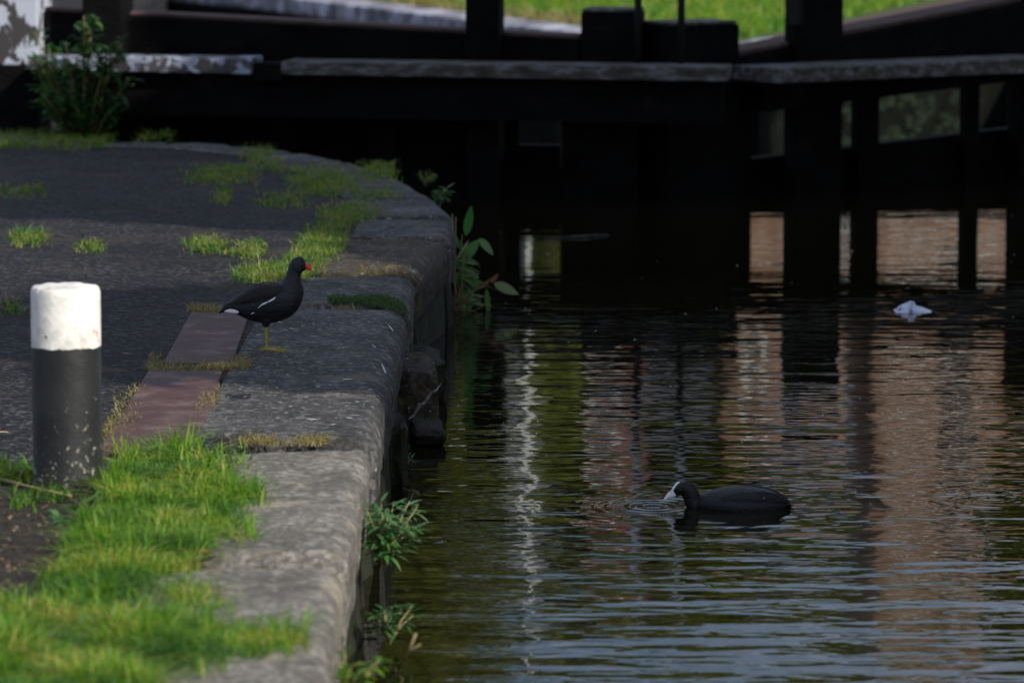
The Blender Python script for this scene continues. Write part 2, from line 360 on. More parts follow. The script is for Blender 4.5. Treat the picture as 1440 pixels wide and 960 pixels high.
# soil patch by the bollard
def blob_px(pts, z, n=5, jit=3):
    out = []
    for i in range(len(pts)):
        a = np.array(pts[i], float); c = np.array(pts[(i+1) % len(pts)], float)
        for k in range(n): q = a+(c-a)*k/n+rng.normal(0, jit, 2); out.append(G(q[0], q[1], z))
    return out
sp = blob_px([(-60, 690), (90, 688), (190, 680), (330, 640), (335, 740), (280, 790), (300, 850), (330, 900), (240, 985), (-60, 985)], Q-.004)
o = mesh('soil_patch', [tuple(p) for p in sp], [tuple(range(len(sp)))[::-1]], M_soil, smooth=False); tag(o, 'dark bare soil around the foot of the bollard', None, kind='structure')

# far bank: wedge of grass behind the gates
FZ = .36
fe = [Vector((-14, 62, FZ)), Vector((-2.6, 41, FZ)), Vector((.55, 33, FZ)), Vector((1.25, 30, FZ)), Vector((1.7, 30, FZ)), Vector((2.4, 32, FZ)), Vector((4.9, 40, FZ)), Vector((12, 60, FZ))]
M_lawn = noisy('lawn_ground', [(.3, (.03, .055, .01)), (.5, (.055, .1, .015)), (.7, (.10, .14, .02))], 3, .9, (1, .05, 25))
fb = fe+[Vector((900, 200, FZ+1)), Vector((900, 1500, FZ+4)), Vector((-900, 1500, FZ+4)), Vector((-900, 62, FZ))]
n = len(fb); o = mesh('far_bank', [tuple(p) for p in fb]+[(p.x, p.y, -4) for p in fb], [tuple(range(n))]+[(i, i+n, (i+1) % n+n, (i+1) % n) for i in range(n)], M_lawn, smooth=False)
tag(o, 'sunlit grass bank behind the lock gates', None, kind='structure')
# side lands beyond the lock, right bank
for nm, x0, x1, y0, y1 in (('right_bank', 5.6, 120, -30, 58), ('ground_behind', -120, 5.4, -60, -30.2)):
    mb = MB(); mb.box(((x0+x1)/2, (y0+y1)/2, -1.35), x1-x0, y1-y0, 3.4); o = mb.build(nm, M_lawn); tag(o, 'grass ground beside the canal', None, kind='structure')
o = mesh('lower_water', [(-4.4, 24.5, -1.6), (6, 24.5, -1.6), (30, 70, -1.6), (-30, 70, -1.6)], [(0, 1, 2, 3)], M_low, smooth=False); tag(o, 'still dark water below the lock gates', None, kind='structure')
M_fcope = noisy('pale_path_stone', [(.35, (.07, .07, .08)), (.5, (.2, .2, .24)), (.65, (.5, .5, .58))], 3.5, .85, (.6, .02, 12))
M_fwall = noisy('shaded_masonry', [(.35, (.002, .003, .0015)), (.6, (.005, .006, .004)), (.8, (.022, .022, .02))], 5, .95, (.8, .03, 9), spec=.08)  # wall colour set near black to stand in for shade below the bank
lw = thing('lock_wall', (1.4, 31, 0), 'stone lock wall coloured dark for shade, with pale coping under the far grass', 'wall')
for i in range(len(fe)-1):
    a, c = fe[i], fe[i+1]; d = (c-a).normalized(); nn = Vector((-d.y, d.x, 0))
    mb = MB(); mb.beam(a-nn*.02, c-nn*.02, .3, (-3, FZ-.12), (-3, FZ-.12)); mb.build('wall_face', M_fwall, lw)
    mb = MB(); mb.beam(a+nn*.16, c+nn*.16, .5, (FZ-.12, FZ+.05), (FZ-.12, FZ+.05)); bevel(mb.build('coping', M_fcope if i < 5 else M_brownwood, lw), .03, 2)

# ---------------------------------------------------------------- lock gates
def plan(px, Y): return D(px, 480, Y)
def lockgate(label, heel, mitre, side):
    g = thing('lock_gate', (heel[0], heel[1], 0), label, 'lock gate', 'lock gate leaves')
    H_, M_ = Vector((*heel, 0)), Vector((*mitre, 0)); d = (M_-H_).normalized(); nn = Vector((d.y, -d.x, 0))
    if nn.y > 0: nn = -nn                          # nn points at the camera
    def at(px): # point on the leaf seen at photo column px
        kx = (px-720)/FPX; # solve H.x+t d.x = k*(depth)
        f = lambda p: p.x-kx*(p.y*CP+1.2*SP)
        t0 = f(H_); t1 = f(M_); return H_+(M_-H_)*(t0/(t0-t1))
    return g, H_, M_, d, nn, at
g, H_, M_, d, nn, at = lockgate('left black timber lock gate leaf with long level walkway and two thin rail posts', (-2.85, 23.3), (.74, 22.75), 0)
def post(px0, px1, z0, z1, mat=M_blackwood, name='post', off=.0, dep=.28, par=None):
    a, c = at(px0), at(px1); mb = MB(); mb.beam(a+nn*off, c+nn*off, dep, (z0, z1), (z0, z1)); return bevel(mb.build(name, mat, par or g), .012, 2)
post(50, 822, -2.5, .27, name='planking', dep=.12, off=-.1)
mb = MB(); A, B = at(-60), at(818); mb.beam(A-nn*.02, B-nn*.02, .3, (.74, 1.05), (.58, .885)); bevel(mb.build('top_beam', M_blackwood, g), .012)
mb = MB(); mb.beam(A-nn*.03, B-nn*.03, .27, (1.053, 1.075), (.888, .91)); bevel(mb.build('beam_cap', M_brownwood, g), .006)
post(0, 70, .72, 1.6, M_peelwhite, 'heel_post_top', .1, .32); post(-2, 68, -2.5, .718, M_blackwood, 'heel_post', .1, .31)
post(135, 190, -2.5, 1.3, off=.17); post(380, 425, -2.5, .72); post(665, 712, -2.5, 1.45, off=.17, dep=.2)
post(795, 840, -2.5, .68); post(520, 560, -2.5, .68, off=-.02)
post(823, 903, -2.5, 1.045, name='mitre_post', dep=.34, off=.02)
o = post(824, 902, 1.047, 1.065, M_greywood, 'post_cap', .02, .33)
post(712, 719, 1.12, 1.5, M_iron, 'bracket', .17, .1)
mb = MB(); A, B = at(425), at(1036); mb.beam(A+nn*.42, B+nn*.42, .34, (.70, .775), (.685, .765)); bevel(mb.build('walkway', M_greywood, g), .01)
mb = MB(); A, B = at(75), at(384); mb.beam(A+nn*.42, B+nn*.42, .3, (.715, .79), (.70, .79)); bevel(mb.build('walkway', M_peelwhite2, g), .01)
mb = MB(); A, B = at(384), at(425); mb.beam(A+nn*.40, B+nn*.40, .3, (.66, .76), (.66, .76)); mb.build('bracket', M_blackwood, g)
mb = MB(); A, B = at(75), at(1026); mb.beam(A+nn*.38, B+nn*.38, .2, (.46, .695), (.44, .68)); mb.build('walkway_bearer', M_blackwood, g)
rail = []
for px in (906, 966):
    p = at(px)+nn*.30; mb = MB(); mb.tube([(p.x, p.y, .7), (p.x, p.y, 1.36)], .022, 10); mb.build('rail_post', M_iron, g, True)
    mb = MB(); mb.tube([(p.x, p.y, 1.36), (p.x, p.y, 2.08)], .021, 10); mb.build('rail_post_top', M_white, g, True); rail.append(p)
mb = MB(); p = at(640)+nn*.3; mb.tube([(p.x, p.y, 2.08), (rail[1].x, rail[1].y, 2.08)], .02, 10); mb.build('handrail', M_white, g, True)
post(150, 728, .272, .575, name='planking', dep=.06, off=-.08); post(795, 820, .272, .56, name='planking', dep=.06, off=-.08)  # upper boards added to close the gaps and keep them dark
post(790, 800, .15, .6, M_brownwood, 'brace', .02, .1)

g, H_, M_, d, nn, at = lockgate('right black timber lock gate leaf with slanting walkway and thick paddle post', (4.75, 25.2), (.80, 22.7), 1)
A, B = at(1022), at(1560); mb = MB(); mb.beam(A-nn*.1, B-nn*.1, .12, (-2.5, .16), (-2.5, .31)); bevel(mb.build('planking', M_blackwood, g), .01)
mb = MB(); A, B = at(1010), at(1640); mb.beam(A-nn*.02, B-nn*.02, .3, (.47, .77), (.90, 1.2)); bevel(mb.build('top_beam', M_blackwood, g), .012)
mb = MB(); mb.beam(A-nn*.03, B-nn*.03, .27, (.773, .80), (1.203, 1.23)); bevel(mb.build('beam_cap', M_brownwood, g), .006)
post(915, 1013, -2.5, .97, name='mitre_post', dep=.34, off=.02); post(917, 1011, .972, .99, M_greywood, 'post_cap', .02, .33)
post(1094, 1160, -2.5, 1.26, off=.12, dep=.12); post(1086, 1092, .95, 1.3, M_iron, 'bracket', .2, .12)
post(1020, 1053, -2.5, .62, dep=.08); post(1203, 1233, -2.5, .64, dep=.08); post(1356, 1374, -2.5, .66, dep=.08); post(1419, 1500, -2.5, 1.4, off=.05, dep=.12); 
mb = MB(); A, B = at(1000), at(1400); mb.beam(A+nn*.42, B+nn*.42, .42, (.655, .74), (.655, .74)); bevel(mb.build('walkway', M_greywood, g), .01)
mb = MB(); A, B = at(1401), at(1640); mb.beam(A+nn*.42, B+nn*.42, .36, (.66, .74), (.66, .74)); bevel(mb.build('walkway', M_brownwood, g), .01)
mb = MB(); A, B = at(1030), at(1640); mb.beam(A+nn*.2, B+nn*.2, .2, (.47, .65), (.68, .74)); mb.build('walkway_bearer', M_blackwood, g)
for s_, p_ in ((1, (4.75, 25.2)), ):
    mb = MB(); mb.box((p_[0]+.3, p_[1]+.1, -.4), .5, .5, 4.2); bevel(mb.build('heel_post', M_blackwood, g), .02)

# ---------------------------------------------------------------- grass
def setrnd(o, v=None):
    n = len(o.data.vertices); at_ = o.data.attributes.new('rnd', 'FLOAT', 'POINT')
    at_.data.foreach_set('value', (rng.uniform(0, 1, n) if v is None else np.asarray(v)).astype(np.float32)); return o
def blades(P, h0, h1, w, lean, mat, name, label, parent=None, cat=None, kind='stuff', hf=None):
    P = np.asarray(P, float); n = len(P)
    h = rng.uniform(h0, h1, n)*(hf if hf is not None else 1); ang = rng.uniform(0, 2*math.pi, n); ln = np.abs(rng.normal(0, lean, n))+.08
    dx, dy = np.cos(ang), np.sin(ang); a2 = ang+math.pi/2+rng.normal(0, .5, n); sx, sy = np.cos(a2), np.sin(a2)
    ww = w*rng.uniform(.6, 1.3, n); V = np.zeros((n, 8, 3))
    for k, t_ in enumerate((0, .4, .75, 1)):
        c = np.stack([P[:, 0]+dx*h*ln*t_**1.8, P[:, 1]+dy*h*ln*t_**1.8, P[:, 2]+h*(t_-.35*np.minimum(ln, 1.2)*t_**2.2)], 1)
        q = ww*(1, .85, .5, .08)[k]/2
        V[:, 2*k] = c-np.stack([sx*q, sy*q, 0*q], 1); V[:, 2*k+1] = c+np.stack([sx*q, sy*q, 0*q], 1)
    b0 = np.arange(n)[:, None]*8
    F = np.concatenate([b0+np.array([0, 1, 3, 2]), b0+np.array([2, 3, 5, 4]), b0+np.array([4, 5, 7, 6])], 0)
    m0 = P.mean(0)
    o = mesh(name, V.reshape(-1, 3), F, mat, loc=tuple(m0), smooth=False)
    cl = np.array([noise.noise(Vector((p[0]*5, p[1]*5, 0))) for p in P])
    r = np.clip(rng.uniform(0, 1, n)*.75+.1+cl*.7, 0, 1)
    at_ = o.data.attributes.new('rnd', 'FLOAT', 'POINT'); at_.data.foreach_set('value', np.repeat(r, 8).astype(np.float32))
    if kind: tag(o, label, cat, kind=kind)
    return o
def inpoly(x, y, poly):
    ins = np.zeros(len(x), bool); j = len(poly)-1
    for i in range(len(poly)):
        xi, yi = poly[i]; xj, yj = poly[j]
        ins ^= ((yi > y) != (yj > y)) & (x < (xj-xi)*(y-yi)/(yj-yi+1e-9)+xi); j = i
    return ins
def fill(poly, n, z=Q-.005, clump=0, feather=6):
    xs = [p[0] for p in poly]; ys = [p[1] for p in poly]; out = []
    while len(out) < n:
        x = rng.uniform(min(xs)-feather, max(xs)+feather, n*3); y = rng.uniform(min(ys)-feather, max(ys)+feather, n*3)
        ok = inpoly(x+rng.normal(0, feather, len(x)), y+rng.normal(0, feather, len(x)), poly)
        for a, c in zip(x[ok], y[ok]):
            p = G(a, c, z)
            if clump and noise.noise(Vector((p.x*7, p.y*5, 1)))+.25 < clump*rng.uniform(-.6, 1): continue
            out.append(tuple(p))
            if len(out) >= n: break
    return np.array(out)
fg = [(165, 640), (250, 625), (320, 655), (345, 700), (338, 745), (270, 790), (285, 830), (345, 880), (410, 905), (385, 925), (280, 925), (215, 965), (230, 1010), (-40, 1010), (-40, 850), (60, 830), (110, 760), (150, 720), (160, 690)]
P = fill(fg, 15000, clump=.8)
P2 = fill([(195, 655), (300, 650), (335, 700), (320, 750), (240, 800), (150, 850), (120, 800), (170, 720)], 5000)
P3 = fill([(-40, 900), (120, 850), (260, 880), (350, 890), (230, 930), (200, 1010), (-40, 1010)], 5500)
P4 = fill([(-20, 655), (44, 655), (44, 676), (-20, 680)], 500, feather=4)
P5 = fill([(95, 745), (150, 720), (185, 700), (200, 740), (160, 780), (110, 770)], 900)
P7 = np.concatenate([fill(q_, 90, feather=8) for q_ in ([(345, 690), (370, 685), (372, 705), (345, 710)], [(335, 745), (360, 742), (360, 765), (330, 768)], [(395, 895), (430, 893), (428, 912), (390, 915)], [(270, 930), (320, 925), (320, 950), (260, 955)], [(300, 640), (345, 635), (345, 660), (310, 662)], [(60, 690), (100, 688), (104, 702), (60, 704)], [(20, 700), (50, 698), (50, 712), (15, 714)])])
P6 = fill([(145, 690), (180, 660), (215, 690), (190, 715), (150, 715)], 900)
GP = np.concatenate([P, P2, P3, P4, P5, P6, P7]); hfv = np.array([.75+1.1*max(-.4, noise.noise(Vector((p[0]*6, p[1]*4, 3))))+.7*max(0, noise.noise(Vector((p[0]*17, p[1]*12, 9)))) for p in GP])
blades(GP, .016, .078, .0052, 1.35, M_grass, 'verge_grass', 'long bright sunlit grass spilling over the near coping', hf=hfv)
mb = MB()
for (px_, py_) in [(rng.uniform(150, 340), rng.uniform(650, 760)) for _ in range(10)]+[(rng.uniform(0, 300), rng.uniform(800, 950)) for _ in range(16)]+[(rng.uniform(60, 200), rng.uniform(700, 800)) for _ in range(12)]:
    p = G(px_, py_, Q-.004)
    for k in range(7):
        q = rng.uniform(0, 6.28); mb.leaf(p, (math.cos(q), math.sin(q), rng.uniform(.3, 1.2)), rng.uniform(.03, .07), rng.uniform(.012, .022), rng.uniform(.3, .9), n=4)
o = mb.build('verge_weeds', M_leafb); setrnd(o); tag(o, 'low broad leaved weeds among the long grass', None, kind='stuff')
pp_ = fill([(-20, 690), (120, 700), (140, 760), (60, 840), (-20, 850)], 260, z=Q, feather=8)
mb = MB()
for p in pp_:
    q = rng.uniform(0, 6.28); mb.leaf(p, (math.cos(q), math.sin(q), .1), rng.uniform(.008, .03), rng.uniform(.004, .012), .5, n=3)
M_lit = foliage('leaf_litter', [(.05, .03, .018), (.12, .075, .04), (.22, .16, .10)], .1, .8); o = mb.build('leaf_litter', M_lit); setrnd(o, np.repeat(rng.uniform(0, 1, len(o.data.vertices)//12+1), 12)[:len(o.data.vertices)]); tag(o, 'brown leaf litter on the bare soil', None, kind='stuff')
# thin grass on the path further off, along the inside of the coping and in cracks
pts = []
for poly, n in (([(330, 385), (400, 375), (430, 350), (440, 325), (485, 322), (480, 345), (450, 372), (430, 390), (380, 392), (335, 392)], 2600),
                ([(255, 250), (300, 240), (345, 238), (360, 252), (300, 256)], 700), ([(335, 213), (385, 212), (395, 240), (350, 230)], 400),
                ([(400, 238), (470, 240), (510, 262), (470, 275), (415, 262)], 1300), ([(300, 278), (320, 270), (318, 284)], 120),
                ([(360, 282), (430, 278), (430, 286), (365, 288)], 200), ([(450, 300), (500, 292), (540, 300), (500, 312), (455, 312)], 700),
                ([(500, 270), (560, 268), (560, 276), (500, 278)], 250), ([(15, 332), (60, 330), (68, 340), (20, 342)], 260),
                ([(105, 348), (145, 346), (140, 352)], 110), ([(262, 345), (310, 338), (320, 350), (265, 352)], 300), ([(330, 350), (370, 345), (372, 358), (335, 360)], 200),
                ([(-20, 192), (150, 190), (160, 202), (-20, 206)], 1500), ([(0, 268), (60, 266), (60, 274), (0, 275)], 150), ([(500, 238), (545, 236), (560, 250), (520, 252)], 400),
                ([(190, 192), (245, 190), (245, 196), (190, 197)], 150), ([(0, 432), (30, 430), (30, 437), (0, 438)], 60)):
    pts.append(fill(poly, int(n*1.8), feather=7, clump=.85))
blades(np.concatenate(pts), .010, .042, .005, 1.4, M_grass2, 'path_grass', 'thin grass tufts growing through the dark path beyond the bird')
pts = []
for poly, n in (([(262, 430), (312, 430), (314, 440), (262, 440)], 260), ([(205, 513), (345, 511), (352, 519), (210, 522)], 700), ([(310, 505), (350, 505), (348, 520), (312, 520)], 350),
                ([(285, 548), (310, 545), (300, 580), (270, 590), (278, 565)], 300), ([(165, 555), (200, 540), (190, 600), (150, 600)], 220), ([(320, 616), (460, 616), (460, 624), (330, 626)], 420),
                ([(210, 500), (225, 500), (222, 520), (208, 520)], 70), ([(498, 380), (560, 379), (560, 384), (500, 384)], 150), ([(470, 436), (510, 435), (510, 438), (470, 438)], 40), ([(150, 595), (200, 600), (170, 640), (145, 640)], 260)):
    pts.append(fill(poly, n*2, feather=3, clump=.6))
blades(np.concatenate(pts), .006, .024, .0035, 1.5, M_dry, 'joint_grass', 'short straw coloured grass in the joints of the slabs and coping')
mp_ = fill([(462, 419), (540, 417), (565, 425), (572, 440), (560, 436), (530, 430), (465, 426)], 2600, z=Q, feather=2)
blades(mp_, .006, .016, .004, 1.2, M_moss, 'joint_moss', 'dark green moss strip in the coping joint right of the standing bird')
# far lawn blades
n = 26000; x = rng.uniform(380, 1440, n*2); y = rng.uniform(-60, 85, n*2); L_ = []
for a, c in zip(x, y):
    p = G(a, c, FZ)
    xl = np.interp(p.y, [30, 33, 41, 62], [1.25, .55, -2.6, -14]); xr = np.interp(p.y, [30, 32, 40, 60], [1.7, 2.4, 4.9, 12])
    if p.x > xl+.75 and p.x < xr-.75 and p.y < 55: L_.append(tuple(p))
L_ = np.array(L_[:n]); dl = np.interp(L_[:, 1], [30, 33, 41, 62], [1.25, .55, -2.6, -14]); drye = (L_[:, 0]-dl) < 1.3+rng.normal(0, .15, len(L_))
blades(L_[~drye], .05, .14, .016, .7, M_grass, 'bank_grass', 'bright green lawn on the bank behind the gates'); blades(L_[drye], .04, .12, .016, .8, M_dry, 'dry_bank_grass', 'yellow dry grass strip along the far coping')

# ---------------------------------------------------------------- wall plants
# broad-leaved plant at the corner of the wall
b0 = G(640, 340, .3)+Vector((.05, 0, 0)); base = Vector((D(638, 470, b0.y).x, b0.y, .0))
dk = thing('dock_plant', base, 'broad leaved green plant with a red leaf on the far wall corner', 'plant')
def dp(x, y, dy=0): return D(x, y, base.y+dy)
mb = MB()
for pts_ in ([(642, 470), (645, 420), (650, 330)], [(640, 475), (640, 400), (641, 305)], [(650, 470), (655, 430), (672, 400)], [(646, 450), (664, 410), (690, 392)], [(648, 440), (650, 380), (655, 345)], [(650, 480), (662, 452), (690, 470)], [(638, 470), (640, 440), (636, 300)], [(655, 440), (668, 425), (692, 430)]):
    mb.tube([dp(*p, dy=rng.uniform(-.03, .03)) for p in pts_], [.004, .003, .0018], 6)
for k in range(26):
    x0 = rng.uniform(632, 655); y0 = rng.uniform(400, 480); a_ = rng.uniform(.3, 2.2); L_ = rng.uniform(30, 75)
    x1, y1 = x0+math.cos(a_)*L_*.7, y0-math.sin(a_)*L_; dd = rng.uniform(-.08, .08)
    mb.tube([dp(x0, y0, dd), dp((x0+x1)/2-3, (y0+y1)/2-6, dd), dp(x1, y1, dd), dp(x1+8*math.cos(a_)+3, y1+7, dd)], [.0022, .0018, .0012, .0006], 5)
mb.build('stem', M_stem, dk, True)
def dleaf(p0, p1, w, mat, dz=0, droop=.0, n=7):
    a, c = dp(*p0), dp(*p1, dy=dz); m_ = MB(); m_.leaf(a, c-a, (c-a).length*(1+droop*.2)*rng.uniform(.85, 1.05), w*rng.uniform(.6, .9), droop+rng.uniform(-.25, .35), up=(.1, -1, .35)); o = m_.build('leaf', mat, dk, True); return setrnd(o, np.full(len(o.data.vertices), rng.uniform(0, 1)))
dleaf((655, 332), (663, 287), .055, M_leafb); dleaf((650, 365), (676, 335), .06, M_leafb, -.03); dleaf((674, 335), (694, 358), .045, M_leafb, -.05, .3)
dleaf((690, 397), (703, 383), .03, M_leafr); dleaf((668, 405), (692, 396), .02, M_leafr); dleaf((694, 398), (730, 414), .05, M_leafp)
dleaf((650, 385), (668, 400), .04, M_leafb); dleaf((648, 380), (640, 355), .04, M_leafb); dleaf((655, 395), (684, 405), .035, M_leafb); dleaf((652, 420), (685, 428), .03, M_leafp, 0, .4)
dleaf((668, 440), (694, 466), .05, M_leafb, 0, -.2); dleaf((684, 405), (688, 452), .03, M_leafb); dleaf((648, 350), (630, 320), .035, M_leafb); dleaf((640, 400), (655, 370), .04, M_leafb); dleaf((646, 372), (662, 360), .04, M_leafb)
for k in range(34):
    x0, y0 = rng.uniform(636, 660), rng.uniform(350, 450); a_ = rng.uniform(-.5, 1.3)
    dleaf((x0, y0), (x0+28*math.cos(a_)*rng.uniform(.5, 1), y0-26*math.sin(a_)), .018, (M_leafb, M_leafd, M_leafp)[k % 3], rng.uniform(-.1, .1), .4)
# sprig plants further round the corner
def sprig(name, label, x, y, z, h, n, mat, spread=.5, ll=.06, lw=.014, group=None, dy=0, lean=(.3, -.1)):
    base = G(x, y, z); base.y += dy
    t_ = thing(name, base, label, 'plant', group)
    ms, ml = MB(), MB()
    for i in range(n):
        a_ = rng.uniform(0, 2*math.pi); tip = base+Vector((math.cos(a_)*spread*h+lean[0]*h, math.sin(a_)*spread*h+lean[1]*h, h*rng.uniform(.6, 1)))
        mid = base.lerp(tip, .5)+Vector((0, 0, h*.12)); ms.tube([base, mid, tip], [.0035, .0025, .001], 5)
        for k in range(9):
            u = .25+.75*k/8; p = base.lerp(mid, u*2) if u < .5 else mid.lerp(tip, u*2-1)
            q = rng.uniform(0, 2*math.pi); ml.leaf(p, (math.cos(q), math.sin(q), rng.uniform(-.1, .7)), ll*rng.uniform(.6, 1.2), lw*rng.uniform(.7, 1.3), rng.uniform(0, .7), n=4)
    ms.build('stem', M_stem, t_, True); o = ml.build('foliage', mat, t_, True)
    v_ = np.repeat(rng.uniform(0, 1, len(o.data.vertices)//15+1), 15)[:len(o.data.vertices)]; setrnd(o, v_); return t_
sprig('wall_plant', 'narrow leaved green plant hanging from the near wall joint', 541, 800, .12, .17, 30, M_leafb, .42, .065, .012, 'plants rooted in the canal wall', lean=(.1, .2))
sprig('wall_plant', 'dark straggly weed at the waterline below the near leafy plant', 548, 905, .02, .10, 12, M_leafd, .5, .05, .010, 'plants rooted in the canal wall', lean=(.1, .2))
sprig('wall_plant', 'small weed at the foot of the wall beside the forked twig', 566, 668, .03, .08, 8, M_leafd, .4, .04, .008, 'plants rooted in the canal wall', lean=(0, 0))
sprig('wall_plant', 'small leafy sprig low on the wall at the bottom of the picture', 488, 985, .18, .12, 7, M_grass, .4, .05, .012, 'plants rooted in the canal wall')
sprig('wall_plant', 'slim upright sprigs just behind the broad leaved plant', 618, 292, Q-.06, .09, 6, M_leafb, .3, .05, .014, 'plants rooted in the canal wall', lean=(.1, 0))
sprig('wall_plant', 'low yellowish sprigs on the curved far coping', 598, 262, Q-.05, .08, 6, M_grass2, .5, .04, .01, 'plants rooted in the canal wall', lean=(.1, 0))
# leafy shrub before the left gate
sb = thing('leafy_shrub', (-2.42, 22.45, Q-.2), 'dark green leafy shrub against the white topped gate post', 'shrub')
ms, ml = MB(), MB(); B0 = Vector((-2.42, 22.45, .15))
for i in range(34):
    tip = D(rng.uniform(45, 185), rng.uniform(45, 175), 22.4+rng.uniform(-.25, .2))
    if i < 5: tip = D(rng.uniform(112, 135), rng.uniform(18, 60), 22.4)
    if i in (6, 7, 8): tip = D(rng.uniform(150, 182), rng.uniform(55, 75), 22.4)
    mid = B0.lerp(tip, .55)+Vector((0, 0, .08)); ms.tube([B0, mid, tip], [.008, .005, .002], 5)
    for k in range(46):
        u = .15+.85*k/45; p = B0.lerp(mid, u*2) if u < .5 else mid.lerp(tip, u*2-1); p = p+Vector(rng.normal(0, .035, 3)*(1.4-u))
        q = rng.uniform(0, 2*math.pi); ml.leaf(p, (math.cos(q), math.sin(q)*.7, rng.uniform(-.3, .9)), rng.uniform(.05, .10), rng.uniform(.02, .034), rng.uniform(0, .6), n=4)
ms.build('stem', M_stem, sb, True); o = ml.build('foliage', M_leafd, sb, True); setrnd(o, np.repeat(rng.uniform(0, 1, len(o.data.vertices)//15+1), 15)[:len(o.data.vertices)])

for (x0, x1, yy, z0, z1, lab) in ((.35, 1.15, 30.6, -.9, .25, 'ivy, coloured dark for shade, hanging on the lock wall seen through the left gate'), (2.3, 4.2, 31.6, -.8, .3, 'ivy hanging on the lock wall seen through the right gate')):
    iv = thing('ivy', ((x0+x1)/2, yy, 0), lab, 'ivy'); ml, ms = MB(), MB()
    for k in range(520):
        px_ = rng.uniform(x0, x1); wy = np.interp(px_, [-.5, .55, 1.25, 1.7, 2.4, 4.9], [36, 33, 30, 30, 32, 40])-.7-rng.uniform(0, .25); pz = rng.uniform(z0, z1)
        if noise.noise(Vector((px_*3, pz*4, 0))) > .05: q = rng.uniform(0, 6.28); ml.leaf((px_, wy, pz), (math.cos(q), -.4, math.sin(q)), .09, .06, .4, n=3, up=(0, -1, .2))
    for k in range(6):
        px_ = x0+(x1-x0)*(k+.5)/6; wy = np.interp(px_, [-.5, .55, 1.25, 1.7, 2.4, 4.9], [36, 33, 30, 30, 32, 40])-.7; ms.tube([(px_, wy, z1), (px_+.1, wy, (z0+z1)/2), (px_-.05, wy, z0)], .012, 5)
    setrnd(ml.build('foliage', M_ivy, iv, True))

# ---------------------------------------------------------------- bollard
bp = G(96, 684); M_bol, t, b = newmat('painted_bollard'); v = coords(t)
sep2 = t.nodes.new('ShaderNodeSeparateXYZ'); t.links.new(v, sep2.inputs[0])
zz = math_(t, 'ADD', sep2.outputs[2], math_(t, 'MULTIPLY', math_(t, 'SUBTRACT', ntex(t, v, 16, 4, .7), .5), .022))
isw = math_(t, 'GREATER_THAN', zz, .373)
wc = mix(t, ramp(t, ntex(t, v, 9, 6, .7), [(.46, (0, 0, 0)), (.68, (1, 1, 1))]), (.82, .80, .74), (.42, .38, .33))
wc = mix(t, ramp(t, ntex(t, v, 26, 2, .4), [(.70, (0, 0, 0)), (.72, (1, 1, 1))]), wc, (.12, .10, .09))
wc = mix(t, ramp(t, ntex(t, v, 14, 3, .6), [(.66, (0, 0, 0)), (.70, (1, 1, 1))]), wc, (.62, .40, .36))
bc = ramp(t, ntex(t, v, 8, 5, .6), [(.3, (.006, .006, .006)), (.7, (.02, .02, .021))])
low = math_(t, 'MULTIPLY', math_(t, 'SUBTRACT', .36, sep2.outputs[2]), .36)
bc = mix(t, math_(t, 'GREATER_THAN', math_(t, 'ADD', ntex(t, v, 52, 6, .75), low), .71), bc, (.34, .31, .25))
t.links.new(mix(t, isw, bc, wc), b.inputs['Base Color']); b.inputs['Roughness'].default_value = .5; b.inputs['Coat Weight'].default_value = .35; b.inputs['Coat Roughness'].default_value = .38
nb = bump(t, b, ntex(t, v, 10, 4), .2, .02); bump(t, b, ntex(t, v, 90, 4, .7), .35, .003, nb)
V = []; F = []; rad = .0905; hh = .53; n = 64
prof = [(rad, -.03)]+[(rad, hh*k/26) for k in range(0, 26)]+[(rad-.001, hh-.012), (rad-.004, hh-.004), (rad-.010, hh), (rad*.6, hh+.001), (rad*.2, hh+.001)]
for (r_, z_) in prof:
    for k in range(n):
        q = 2*math.pi*k/n; p = Vector((math.cos(q), math.sin(q), z_*6)); rr = r_*(1+.006*noise.noise(p*2)+.004*noise.noise(p*7)); 
        dz = -.006*max(0, noise.noise(p*3+Vector((5, 1, 0)))) if z_ > hh-.015 else 0
        V.append((bp.x+rr*math.cos(q), bp.y+rr*math.sin(q), Q+z_+dz))
for i in range(len(prof)-1):
    for k in range(n): F.append((i*n+k, i*n+(k+1) % n, (i+1)*n+(k+1) % n, (i+1)*n+k))
F.append(tuple(range((len(prof)-1)*n, len(prof)*n)))
o = mesh('bollard', V, F, M_bol, loc=(bp.x, bp.y, Q)); tag(o, 'short round bollard with white top and scuffed black lower part', 'bollard')

